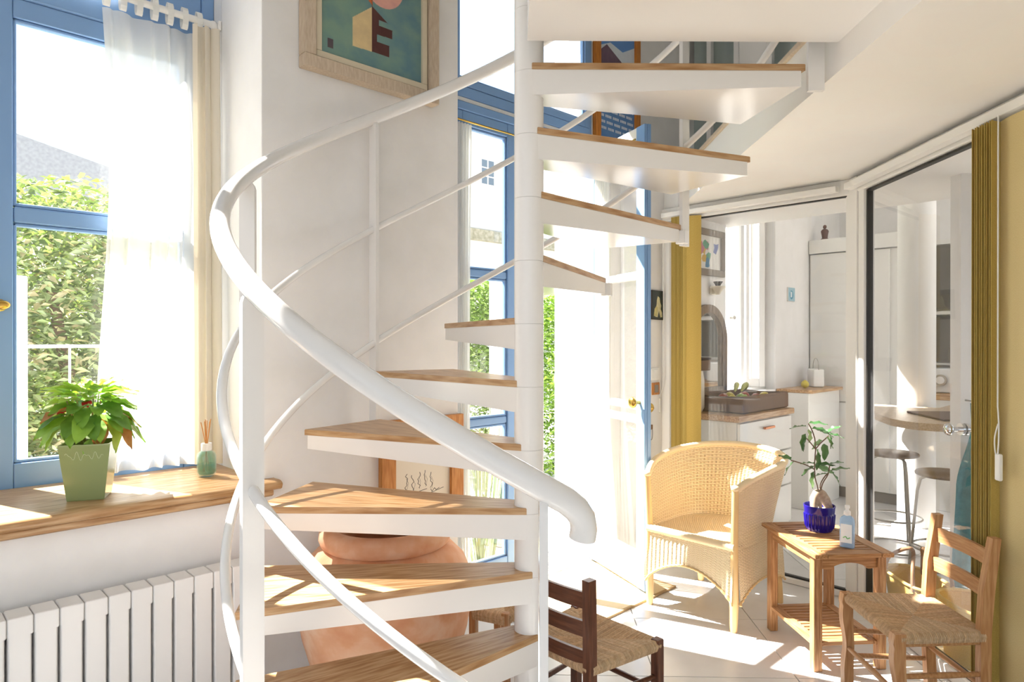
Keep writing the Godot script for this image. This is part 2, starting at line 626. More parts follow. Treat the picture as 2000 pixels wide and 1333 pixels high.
func build_walls() -> void:
	var o := structure("wall_left", Vector3.ZERO, 0.0, "white plastered window wall")
	var b := MB.new()
	var top := 4.3
	b = MB.new()
	b.span(Vector3(-3.4, 0, -0.62), Vector3(-0.38, top, 0))
	part("plaster", b, m.wall, o)
	b = MB.new()
	b.span(Vector3(-0.38, 0, -0.62), Vector3(1.09, 0.742, 0))
	part("plaster", b, m.wall, o)
	b = MB.new()
	b.span(Vector3(-0.38, 3.58, -0.62), Vector3(1.09, top, 0))
	part("plaster", b, m.wall, o)
	b = MB.new()
	b.span(Vector3(1.09, 0, -0.40), Vector3(2.055, top, 0), 0.004)
	part("plaster", b, m.wall, o)
	b = MB.new()
	b.span(Vector3(1.09, 0, -0.62), Vector3(1.30, top, -0.40))
	part("plaster", b, m.wall, o)
	b = MB.new()
	b.span(Vector3(2.055, 3.35, -0.40), Vector3(3.18, top, 0))
	part("plaster", b, m.wall, o)
	b = MB.new()
	b.span(Vector3(3.18, 0, -0.40), Vector3(4.45, top, -0.10))
	part("plaster", b, m.wall, o)
	b = MB.new()
	b.span(Vector3(3.47, 0, -0.10), Vector3(3.65, 2.36, 0.11), 0.004)
	part("plaster", b, m.wall, o)
	b = MB.new()
	b.span(Vector3(3.65, 0, -0.10), Vector3(4.45, 2.15, 0.10))
	part("plaster", b, m.wall, o)
	b = MB.new()
	b.span(Vector3(4.45, 0, -0.40), Vector3(5.25, 0.93, 0.10))
	part("plaster", b, m.wall, o)
	b = MB.new()
	b.span(Vector3(4.45, 2.88, -0.40), Vector3(5.25, top, 0.10))
	part("plaster", b, m.wall, o)
	b = MB.new()
	b.span(Vector3(5.25, 0, -0.40), Vector3(6.8, 2.38, 0.10))
	part("plaster", b, m.wall, o)
	b = MB.new()
	b.span(Vector3(5.85, 2.38, -0.40), Vector3(6.8, top, 0.10))
	part("plaster", b, m.wall, o)
	b = MB.new()
	b.span(Vector3(5.25, 2.88, -0.40), Vector3(5.85, top, 0.10))
	part("plaster", b, m.wall, o)

	o = structure("wall_right", Vector3.ZERO, 0.0, "white end wall of the kitchen and the gallery")
	b = MB.new()
	b.span(Vector3(6.6, 0, -0.4), Vector3(6.8, top, 2.3))
	part("plaster", b, m.wall, o)
	b = MB.new()
	b.span(Vector3(6.6, 0, 2.3), Vector3(6.8, 0.8, 4.7))
	part("plaster", b, m.wall, o)
	b = MB.new()
	b.span(Vector3(6.6, 2.8, 2.3), Vector3(6.8, top, 4.7))
	part("plaster", b, m.wall, o)
	b = MB.new()
	b.span(Vector3(6.6, 0, 4.7), Vector3(6.8, top, 5.2))
	part("plaster", b, m.wall, o)

	# the wall behind the viewer, with a wide opening onto the sky
	o = structure("wall_back", Vector3.ZERO, 0.0, "white wall behind the viewer with a wide window")
	b = MB.new()
	b.span(Vector3(-3.4, 0, 5.0), Vector3(-2.9, top, 5.25))
	part("plaster", b, m.wall, o)
	b = MB.new()
	b.span(Vector3(-2.9, 0, 5.0), Vector3(-0.3, 0.4, 5.25))
	part("plaster", b, m.wall, o)
	b = MB.new()
	b.span(Vector3(-2.9, 3.6, 5.0), Vector3(-0.3, top, 5.25))
	part("plaster", b, m.wall, o)
	b = MB.new()
	b.span(Vector3(-0.3, 0, 5.0), Vector3(2.2, top, 5.25))
	part("plaster", b, m.wall, o)
	b = MB.new()
	b.span(Vector3(2.2, 0, 5.0), Vector3(5.9, 0.8, 5.25))
	part("plaster", b, m.wall, o)
	b = MB.new()
	b.span(Vector3(2.2, 2.1, 5.0), Vector3(5.9, top, 5.25))
	part("plaster", b, m.wall, o)
	b = MB.new()
	b.span(Vector3(5.9, 0, 5.0), Vector3(6.8, top, 5.25))
	part("plaster", b, m.wall, o)
	o = structure("wall_side", Vector3.ZERO, 0.0, "white wall at the left end of the hall with a wide window")
	b = MB.new()
	b.span(Vector3(-3.4, 0, -0.62), Vector3(-3.2, top, 1.0))
	part("plaster", b, m.wall, o)
	b = MB.new()
	b.span(Vector3(-3.4, 0, 1.0), Vector3(-3.2, 0.4, 4.2))
	part("plaster", b, m.wall, o)
	b = MB.new()
	b.span(Vector3(-3.4, 3.6, 1.0), Vector3(-3.2, top, 4.2))
	part("plaster", b, m.wall, o)
	b = MB.new()
	b.span(Vector3(-3.4, 0, 4.2), Vector3(-3.2, top, 5.2))
	part("plaster", b, m.wall, o)

	o = structure("ceiling", Vector3.ZERO, 0.0, "high white ceiling over the hall")
	b = MB.new()
	b.span(Vector3(-3.4, top, -0.62), Vector3(4.65, top + 0.2, 5.25))
	part("plaster", b, m.ceiling, o)

	# the gallery floor whose slanting edge shows at the upper right
	o = structure("ceiling_gallery", Vector3.ZERO, 0.0, "underside and slanting edge of the gallery floor")
	b = MB.new()
	var poly := PackedVector2Array([Vector2(3.65, 0.21), Vector2(3.65, -0.1), Vector2(4.55, -0.1), Vector2(4.55, 5.0), Vector2(-1.14, 5.0)])
	b.prism(poly, -2.15, -2.345, false, Transform3D(Basis(Vector3(1, 0, 0), Vector3(0, 0, 1), Vector3(0, -1, 0)), Vector3.ZERO))
	part("slab", b, m.ceiling, o)
	b = MB.new()
	b.bar(Vector3(3.65, 2.353, 0.21), Vector3(-1.14, 2.353, 5.0), 0.03, 0.022, 0.004)
	part("edge_strip", b, m.pale_wood, o, "thin wooden strip along the gallery edge")

	o = structure("ceiling_kitchen", Vector3.ZERO, 0.0, "higher white ceiling over the far half of the kitchen")
	b = MB.new()
	b.span(Vector3(4.5, 2.95, -0.4), Vector3(6.8, 3.05, 1.9))
	part("plaster", b, m.ceiling, o)
	b = MB.new()
	b.span(Vector3(4.5, 2.95, 3.4), Vector3(6.8, 3.05, 5.2))
	part("plaster", b, m.ceiling, o)
	b = MB.new()
	b.span(Vector3(4.5, 2.95, 1.9), Vector3(4.75, 3.05, 4.3))
	part("plaster", b, m.ceiling, o)
	b = MB.new()
	b.span(Vector3(6.45, 2.95, 1.9), Vector3(6.8, 3.05, 4.3))
	part("plaster", b, m.ceiling, o)
	b = MB.new()
	b.span(Vector3(4.55, 2.95, -0.4), Vector3(4.65, 4.3, 5.2))
	part("plaster", b, m.ceiling, o)
	b = MB.new()
	b.span(Vector3(4.45, 2.345, 0.10), Vector3(4.55, 2.95, 5.0))
	part("plaster", b, m.ceiling, o)

	# the slanting solid wall behind and right of the viewer, beyond the glass partition
	o = structure("wall_slanted", Vector3.ZERO, 0.0, "white wall that carries on from the glass partition")
	b = MB.new()
	var p0 := Vector3(3.65, 0, 1.25) + Vector3(-0.7157, 0, 0.6984) * 2.4
	var p1 := Vector3(3.65, 0, 1.25) + Vector3(-0.7157, 0, 0.6984) * 5.3
	b.bar(p0 + Vector3(0, 1.075, 0), p1 + Vector3(0, 1.075, 0), 0.12, 2.15)
	part("plaster", b, m.wall, o)


# ------------------------------------------------------------------ joinery helpers
func pane_box(called: String, lo: Vector3, hi: Vector3, parent: Node3D, material: Material = null) -> void:
	var b := MB.new()
	var c := (lo + hi) * 0.5
	var d := hi - lo
	# a pane is one thin sheet across its smaller depth
	if d.z <= d.x:
		b.quad(Vector3(lo.x, lo.y, c.z), Vector3(hi.x, lo.y, c.z), Vector3(hi.x, hi.y, c.z), Vector3(lo.x, hi.y, c.z), Vector3.BACK)
	else:
		b.quad(Vector3(c.x, lo.y, lo.z), Vector3(c.x, lo.y, hi.z), Vector3(c.x, hi.y, hi.z), Vector3(c.x, hi.y, lo.z), Vector3.RIGHT)
	part(called, b, material if material else m.pane, parent)


# a leaf in the x/y plane: stiles, rails and bars, each a part; panes between
func sash(parent: Node3D, x0: float, x1: float, y0: float, y1: float, z: float, stile: float, low: float, high: float, bars: Array, thick: float, inner: Material, outer: Material = null) -> void:
	var zz := thick * 0.5
	for xx in [[x0, x0 + stile], [x1 - stile, x1]]:
		var b := MB.new()
		b.span(Vector3(xx[0], y0, z - zz), Vector3(xx[1], y1, z + zz), 0.004)
		part("stile", b, inner, parent)
	for yy in [[y0, y0 + low], [y1 - high, y1]]:
		var b := MB.new()
		b.span(Vector3(x0 + stile, yy[0], z - zz), Vector3(x1 - stile, yy[1], z + zz), 0.004)
		part("rail", b, inner, parent)
	var edges := [y0 + low]
	for h in bars:
		var b := MB.new()
		b.span(Vector3(x0 + stile, h[0], z - zz * 0.8), Vector3(x1 - stile, h[1], z + zz * 0.8), 0.008)
		part("glazing_bar", b, inner, parent)
		edges.append(h[0])
		edges.append(h[1])
	edges.append(y1 - high)
	# a small stepped moulding round every pane
	for i in range(0, edges.size(), 2):
		var a: float = edges[i]
		var c: float = edges[i + 1]
		var b := MB.new()
		var k := 0.012
		for s in [[Vector3(x0 + stile, a, 0), Vector3(x0 + stile + k, c, 0)], [Vector3(x1 - stile - k, a, 0), Vector3(x1 - stile, c, 0)], [Vector3(x0 + stile, a, 0), Vector3(x1 - stile, a + k, 0)], [Vector3(x0 + stile, c - k, 0), Vector3(x1 - stile, c, 0)]]:
			b.span(s[0] + Vector3(0, 0, z - zz * 0.55), s[1] + Vector3(0, 0, z + zz * 0.55), 0.004)
		part("moulding", b, inner, parent)
		pane_box("pane", Vector3(x0 + stile, a, z - 0.003), Vector3(x1 - stile, c, z + 0.003), parent)


func build_left_window() -> void:
	var o := structure("window_1", Vector3.ZERO, 0.0, "tall blue casement window in a deep recess")
	var z := -0.50
	var b := MB.new()
	b.span(Vector3(-0.38, 0.742, z - 0.05), Vector3(-0.33, 3.58, z + 0.02), 0.004)
	b.span(Vector3(1.04, 0.742, z - 0.05), Vector3(1.09, 3.58, z + 0.02), 0.004)
	b.span(Vector3(-0.33, 3.52, z - 0.05), Vector3(1.04, 3.58, z + 0.02), 0.004)
	b.span(Vector3(-0.33, 2.56, z - 0.05), Vector3(1.04, 2.67, z + 0.035), 0.008)
	part("frame", b, m.blue_paint, o)
	b = MB.new()
	b.span(Vector3(-0.38, 0.742, z - 0.05), Vector3(1.09, 0.787, z + 0.035), 0.004)
	part("bottom_board", b, m.white_satin, o, "cream strip under the blue sashes")
	var r := group_part("casement", o)
	sash(r, 0.307, 1.04, 0.787, 2.56, z, 0.078, 0.096, 0.07, [[1.752, 1.812]], 0.05, m.blue_paint)
	b = MB.new()
	b.lathe([Vector2(0.0, 0.0), Vector2(0.022, 0.0), Vector2(0.022, 0.004), Vector2(0.009, 0.008), Vector2(0.008, 0.03), Vector2(0.0, 0.03)], 20)
	b.ball(Vector3(0, 0.042, 0), Vector3(0.027, 0.014, 0.017), 18, 10)
	var k := part("handle", b, m.brass, r, "oval brass knob")
	k.position = Vector3(0.345, 1.452, z + 0.025)
	k.rotation_degrees = Vector3(90, 0, 0)
	var l := group_part("casement", o)
	sash(l, -0.33, 0.303, 0.787, 2.56, z, 0.078, 0.096, 0.07, [[1.752, 1.812]], 0.05, m.blue_paint)
	var t := group_part("transom_light", o)
	sash(t, -0.33, 0.342, 2.67, 3.52, z, 0.05, 0.05, 0.05, [], 0.045, m.blue_paint)
	sash(t, 0.342, 0.78, 2.67, 3.52, z, 0.05, 0.05, 0.05, [], 0.045, m.blue_paint)
	b = MB.new()
	b.span(Vector3(0.78, 2.67, z - 0.03), Vector3(1.04, 3.52, z + 0.01), 0.004)
	part("panel", b, m.blue_paint, t)
	# oak sill with a rounded nosing and a smaller moulding under it
	var s := group_part("sill", o)
	b = MB.new()
	b.span(Vector3(-0.379, 0.764, -0.465), Vector3(1.089, 0.797, 0.0))
	part("board", b, m.oak_x, s)
	b = MB.new()
	for row in [[-0.50, 1.135, 0.0, 0.068, 0.764, 0.797]]:
		var pp := PackedVector2Array([Vector2(row[2], row[4]), Vector2(row[3] - 0.006, row[4]), Vector2(row[3] + 0.006, row[4] + 0.006), Vector2(row[3] + 0.01, row[4] + 0.0165), Vector2(row[3] + 0.006, row[5] - 0.006), Vector2(row[3] - 0.006, row[5]), Vector2(row[2], row[5])])
		b.prism(pp, row[0], row[1], true, Transform3D(Basis(Vector3(0, 0, 1), Vector3(0, 1, 0), Vector3(1, 0, 0)), Vector3.ZERO))
	b.xf = Transform3D(Basis.IDENTITY, Vector3(1.135, 0.7805, 0.034))
	b.ball(Vector3.ZERO, Vector3(0.014, 0.0165, 0.036), 14, 8)
	part("nosing", b, m.oak_x, s)
	b = MB.new()
	b.span(Vector3(-0.48, 0.738, 0.0), Vector3(1.115, 0.764, 0.052), 0.006)
	part("under_moulding", b, m.oak_x, s)


func build_garden_door() -> void:
	var o := structure("door_1", Vector3.ZERO, 0.0, "blue garden door with a fixed side light and a light above, leaf open")
	var z := -0.10
	var b := MB.new()
	b.span(Vector3(2.055, 0, z - 0.06), Vector3(2.085, 3.35, z + 0.02), 0.003)
	b.span(Vector3(3.145, 2.475, z - 0.06), Vector3(3.18, 3.35, z + 0.005), 0.003)
	b.span(Vector3(2.085, 3.30, z - 0.06), Vector3(3.145, 3.35, z + 0.02), 0.003)
	b.span(Vector3(2.085, 2.475, z - 0.06), Vector3(3.145, 2.52, z + 0.03), 0.006)
	b.span(Vector3(2.085, 2.545, z - 0.06), Vector3(3.145, 2.60, z + 0.02), 0.006)
	part("frame", b, m.blue_paint, o)
	b = MB.new()
	b.span(Vector3(2.085, 2.52, z - 0.05), Vector3(3.145, 2.545, z + 0.012), 0.002)
	part("frame_band", b, m.white_satin, o, "pale band between the two blue bars")
	b = MB.new()
	b.span(Vector3(3.145, 0, z - 0.06), Vector3(3.18, 2.475, z + 0.005), 0.003)
	part("hinge_jamb", b, m.white_satin, o, "white jamb on the hinge side")
	b = MB.new()
	b.span(Vector3(2.055, -0.02, -0.40), Vector3(3.18, 0.006, z + 0.03), 0.003)
	part("threshold", b, m.paving, o)
	var t := group_part("transom_light", o)
	sash(t, 2.085, 3.145, 2.60, 3.30, z, 0.045, 0.04, 0.04, [], 0.04, m.blue_paint)
	var s := group_part("side_light", o)
	sash(s, 2.085, 2.52, 0.02, 2.475, z, 0.062, 0.16, 0.07, [[0.885, 0.925], [1.648, 1.69]], 0.045, m.blue_paint)
	# the open leaf, hinged at the right jamb; its outer face is white, its inner face and edge blue
	var l := group_part("leaf", o, Vector3(3.15, 0, -0.075), 0.0)
	l.rotation.y = atan2(-0.93, -0.37)
	var W := 0.60
	var zt := 0.022
	for xx in [[0.0, 0.075], [W - 0.075, W]]:
		b = MB.new()
		b.span(Vector3(xx[0], 0.02, -zt), Vector3(xx[1], 2.45, 0.004), 0.003)
		part("stile", b, m.white_satin, l)
		b = MB.new()
		b.span(Vector3(xx[0], 0.02, 0.004), Vector3(xx[1] + (0.004 if xx[1] == W else 0.0), 2.45, zt), 0.003)
		part("stile_lining", b, m.blue_paint, l)
	b = MB.new()
	b.span(Vector3(W, 0.02, -zt + 0.004), Vector3(W + 0.004, 2.45, 0.004), 0.001)
	part("edge", b, m.blue_paint, l, "blue painted leading edge")
	for yy in [[0.02, 0.20], [2.38, 2.45], [0.885, 0.925], [1.648, 1.69]]:
		b = MB.new()
		b.span(Vector3(0.075, yy[0], -zt * 0.9), Vector3(W - 0.075, yy[1], zt * 0.9), 0.004)
		part("rail" if yy[1] - yy[0] > 0.06 else "glazing_bar", b, m.white_satin, l)
	for yy in [[0.20, 0.885], [0.925, 1.648], [1.69, 2.38]]:
		pane_box("pane", Vector3(0.075, yy[0], -0.002), Vector3(W - 0.075, yy[1], 0.002), l)
	b = MB.new()
	b.tube([Vector3(0.06, 0.965, -0.065), Vector3(W - 0.09, 0.965, -0.065)], 0.023, 16)
	part("push_bar", b, m.white_satin, l, "round white bar across the leaf")
	b = MB.new()
	b.tube([Vector3(W - 0.09, 0.965, -0.065), Vector3(W - 0.075, 0.965, -0.065)], 0.026, 16)
	b.tube([Vector3(W - 0.075, 0.965, -0.065), Vector3(W - 0.05, 0.965, -0.065), Vector3(W - 0.04, 0.965, -0.05), Vector3(W - 0.04, 0.965, -0.02)], 0.008, 10)
	part("bar_end", b, m.brass, l)
	b = MB.new()
	b.tube([Vector3(W - 0.04, 1.0, 0.022), Vector3(W - 0.04, 1.0, 0.05)], 0.01, 12)
	b.ball(Vector3(W - 0.04, 1.0, 0.066), Vector3(0.03, 0.03, 0.02), 16, 10)
	part("knob", b, m.brass, l)
	b = MB.new()
	b.tube([Vector3(W - 0.045, 0.86, -0.022), Vector3(W - 0.045, 0.86, -0.045)], 0.004, 8)
	b.box(Vector3(W - 0.045, 0.845, -0.042), Vector3(0.004, 0.035, 0.014), 0.002)
	part("key", b, m.steel, l)


# ------------------------------------------------------------------ the spiral staircase
const RISE := 0.2
const STEP := 22.687
const FIRST := 295.83         # bearing of the nosing of the tread that lies one rise up
const HUB := 0.047


func bearing(k: float) -> Vector3:
	var a := deg_to_rad(FIRST - STEP * k)
	return Vector3(sin(a), 0, cos(a))


func toward(deg: float) -> Vector3:
	return Vector3(sin(deg_to_rad(deg)), 0, cos(deg_to_rad(deg)))


func helix(k0: float, k1: float, r: float, off: float, n := 120) -> Array:
	var p := []
	for i in n + 1:
		var k := k0 + (k1 - k0) * i / n
		p.append(bearing(k) * r + Vector3.UP * (RISE * (k + 1.0) + off))
	return p


func build_staircase() -> void:
	var o := thing("spiral_staircase", "white steel spiral staircase with oak treads in the middle of the hall", "staircase", Vector3(1.5343, 0, 0.9894))
	# centre column, made of one sleeve per rise
	var col := group_part("column", o)
	var sl := MB.new()
	sl.lathe([Vector2(HUB - 0.0022, 0.0), Vector2(HUB, 0.0009), Vector2(HUB, RISE - 0.0009), Vector2(HUB - 0.0022, RISE)], 40)
	var slm := sl.mesh()
	for i in 21:
		var q := part("sleeve", slm, m.stair_white, col)
		q.position = Vector3(0, i * RISE - 0.02 + (0.02 if i == 0 else 0.0), 0)
	# treads: all alike, each turned by one step
	var deg := FIRST
	var fo := toward(deg) * 0.8745
	var fi := toward(deg + 77.9) * 0.048
	var bo := toward(deg - 25.3) * 0.8715
	var bi := toward(deg - 25.3 - 77.9) * 0.048
	var board := MB.new()
	var ring := [fi, fo, bo, bi]
	slab(board, ring, [0.0, 0.0, 0.0, 0.0], [-0.021, -0.021, -0.021, -0.021], 0.0025)
	# grain runs along the length of each tread, so the mesh is laid along local x and turned
	var along := (fo + bo).normalized()
	var yaw := atan2(-along.z, along.x)
	var box := MB.new()
	var k := 0.985
	slab(box, [fi * 0.97, fo * k, bo * k, bi * 0.97], [-0.021, -0.021, -0.021, -0.021], [-0.101, -0.071, -0.071, -0.101], 0.002)
	var unturn := Transform3D(Basis(Vector3.UP, -yaw), Vector3.ZERO)
	for b in [board, box]:
		for i in b.v.size():
			b.v[i] = unturn * b.v[i]
			b.n[i] = unturn.basis * b.n[i]
	var bm := board.mesh()
	var xm := box.mesh()
	var br := MB.new()
	br.box(Vector3.ZERO, Vector3(0.034, 0.056, 0.045), 0.003)
	var brm := br.mesh()
	for i in range(0, 11):
		var t := group_part("tread", o, Vector3(0, RISE * (i + 1), 0), yaw - deg_to_rad(STEP * i))
		part("board", bm, m.oak_x, t, "oak board")
		part("support", xm, m.stair_white, t)
		if i == 7 or i == 8 or i == 6:
			var q := part("bracket", brm, m.stair_white, t)
			q.position = unturn * (bo * 1.012) + Vector3(0, -0.05, 0)
			q.rotation.y = deg_to_rad(-12.0)
	# handrail with its turned-down end, and two thinner rails
	var hr := helix(-0.9, 12.6, 0.909, 1.035, 190)
	var pts := curl() + hr
	var b := MB.new()
	b.tube(pts, 0.0255, 20)
	part("handrail", b, m.stair_white, o)
	b = MB.new()
	b.tube(helix(-0.9, 11.6, 0.905, 0.572, 150), 0.0135, 12)
	part("middle_rail", b, m.stair_white, o)
	b = MB.new()
	b.tube(helix(1.1, 11.1, 0.897, 0.0986, 140), 0.0135, 12)
	part("lower_rail", b, m.stair_white, o)
	# flat posts, one every second tread, set edge-on to the stair
	for kp in [-0.9, 1.1, 3.1, 5.1, 7.1, 9.1, 11.1]:
		var base: float = maxf(RISE * (kp - 0.1) - 0.085, 0.0)
		var head: float = RISE * (kp + 1.0) + 1.035 - 0.012
		var d := bearing(kp)
		b = MB.new()
		var w := 0.025
		var poly := PackedVector2Array([Vector2(-w, base), Vector2(w, base), Vector2(w, head - 0.03), Vector2(w - 0.004, head - 0.018), Vector2(w - 0.014, head - 0.004), Vector2(w - 0.02, head), Vector2(-w + 0.02, head), Vector2(-w + 0.014, head - 0.004), Vector2(-w + 0.004, head - 0.018), Vector2(-w, head - 0.03)])
		b.prism(poly, -0.008, 0.008, true, Transform3D(Basis(d, Vector3.UP, d.cross(Vector3.UP)), d * 0.905))
		part("post", b, m.stair_white, o)
	# landing plate between the last tread and the gallery
	b = MB.new()
	var f := Vector3(0.69466, 0, -0.71934)
	var r := Vector3(0.71934, 0, 0.69466)
	var c0 := -r * 0.008 - f * 0.11
	var c1 := r * 0.95 - f * 0.10
	var c2 := r * 0.95 - f * 1.0
	var c3 := -r * 0.008 - f * 1.0
	slab(b, [c0, c1, c2, c3], [2.378, 2.378, 2.378, 2.378], [2.24, 2.24, 2.24, 2.24], 0.003)
	var ld := group_part("landing", o)
	part("plate", b, m.stair_white, ld)
	b = MB.new()
	slab(b, [c0, c1, c2, c3], [2.4, 2.4, 2.4, 2.4], [2.379, 2.379, 2.379, 2.379], 0.002)
	part("board", b, m.oak_x, ld, "oak board")


func curl() -> Array:
	# the free end of the handrail: it leaves the helix, bends sideways and drops
	var f := Vector3(0.69466, 0, -0.71934)
	var r := Vector3(0.71934, 0, 0.69466)
	var out := []
	for q in [[0.079, -0.880, 0.953], [0.082, -0.882, 0.972], [0.078, -0.888, 0.994], [0.066, -0.894, 1.013], [0.046, -0.900, 1.030], [0.024, -0.905, 1.043]]:
		out.append(r * q[0] + f * q[1] + Vector3.UP * q[2])
	return out


# a closed body over a ring of points with its own top and bottom heights
func slab(b: MB, ring: Array, tops: Array, bots: Array, bevel := 0.0) -> void:
	var n := ring.size()
	var mid := Vector3.ZERO
	for p in ring:
		mid += p / n
	var hi := []
	var lo := []
	var hin := []
	for i in n:
		hi.append(ring[i] + Vector3.UP * (tops[i] - bevel))
		lo.append(ring[i] + Vector3.UP * bots[i])
		var toward_mid: Vector3 = (mid - ring[i]).normalized() * bevel
		hin.append(ring[i] + toward_mid + Vector3.UP * tops[i])
	for i in n:
		var j := (i + 1) % n
		var e: Vector3 = ring[j] - ring[i]
		var out := Vector3(e.z, 0, -e.x).normalized()
		if out.dot((ring[i] + ring[j]) * 0.5 - mid) < 0.0:
			out = -out
		b.quad(lo[i], lo[j], hi[j], hi[i], out)
		if bevel > 0.0:
			b.quad(hi[i], hi[j], hin[j], hin[i], out + Vector3.UP)
	for i in range(1, n - 1):
		b.flat(hin[0], hin[i], hin[i + 1], Vector3.UP)
		b.flat(lo[0], lo[i], lo[i + 1], Vector3.DOWN)


# ------------------------------------------------------------------ glass partition to the kitchen
func build_partition() -> void:
	var o := structure("wall_glass", Vector3.ZERO, 0.0, "white framed glass partition that closes off the kitchen, bent at one corner")
	var x := 3.65
	var b := MB.new()
	b.span(Vector3(x - 0.03, 2.07, 0.11), Vector3(x + 0.03, 2.15, 1.25), 0.004)
	part("head_rail", b, m.white_satin, o)
	b = MB.new()
	b.span(Vector3(x - 0.03, 0.0, 0.11), Vector3(x + 0.03, 0.03, 1.25), 0.004)
	part("foot_rail", b, m.white_satin, o)
	b = MB.new()
	b.span(Vector3(x - 0.012, 0.03, 0.16), Vector3(x + 0.012, 0.04, 1.23))
	b.span(Vector3(x - 0.012, 2.064, 0.16), Vector3(x + 0.012, 2.07, 1.23))
	part("gasket", b, m.gasket, o)
	b = MB.new()
	b.span(Vector3(x - 0.03, 0.03, 0.11), Vector3(x + 0.03, 2.07, 0.17), 0.004)
	part("post", b, m.white_satin, o)
	pane_box("pane", Vector3(x - 0.003, 0.035, 0.17), Vector3(x + 0.003, 2.068, 1.235), o)
	# the slanting run starts at the corner
	var s := group_part("slanted_run", o, Vector3(x, 0, 1.25), atan2(-0.6984, -0.7157))
	b = MB.new()
	b.span(Vector3(0, 2.07, -0.03), Vector3(2.4, 2.15, 0.03), 0.004)
	part("head_rail", b, m.white_satin, s)
	b = MB.new()
	b.span(Vector3(0, 0.0, -0.03), Vector3(2.4, 0.05, 0.03), 0.004)
	part("foot_rail", b, m.white_satin, s)
	b = MB.new()
	b.span(Vector3(-0.03, 0, -0.035), Vector3(0.085, 2.15, 0.035), 0.004)
	part("corner_post", b, m.white_satin, s)
	b = MB.new()
	b.span(Vector3(0.088, 0.0, -0.028), Vector3(0.142, 2.10, 0.028), 0.004)
	part("stile", b, m.white_satin, s)
	b = MB.new()
	b.span(Vector3(0.142, 0.05, -0.014), Vector3(0.152, 2.06, 0.014))
	b.span(Vector3(0.142, 0.05, -0.014), Vector3(2.3, 0.062, 0.014))
	b.span(Vector3(0.142, 2.058, -0.014), Vector3(2.3, 2.066, 0.014))
	part("gasket", b, m.gasket, s)
	pane_box("pane", Vector3(0.15, 0.055, -0.003), Vector3(2.35, 2.06, 0.003), s)
	b = MB.new()
	for sz in [-1.0, 1.0]:
		b.tube([Vector3(0.862, 0.985, 0.0), Vector3(0.862, 0.985, 0.045 * sz)], 0.009, 12)
		b.ball(Vector3(0.862, 0.985, 0.055 * sz), Vector3(0.024, 0.024, 0.017), 18, 12)
		b.tube([Vector3(0.862, 0.985, 0.004 * sz), Vector3(0.862, 0.985, 0.012 * sz)], 0.024, 18)
	part("knobs", b, m.chrome, s)


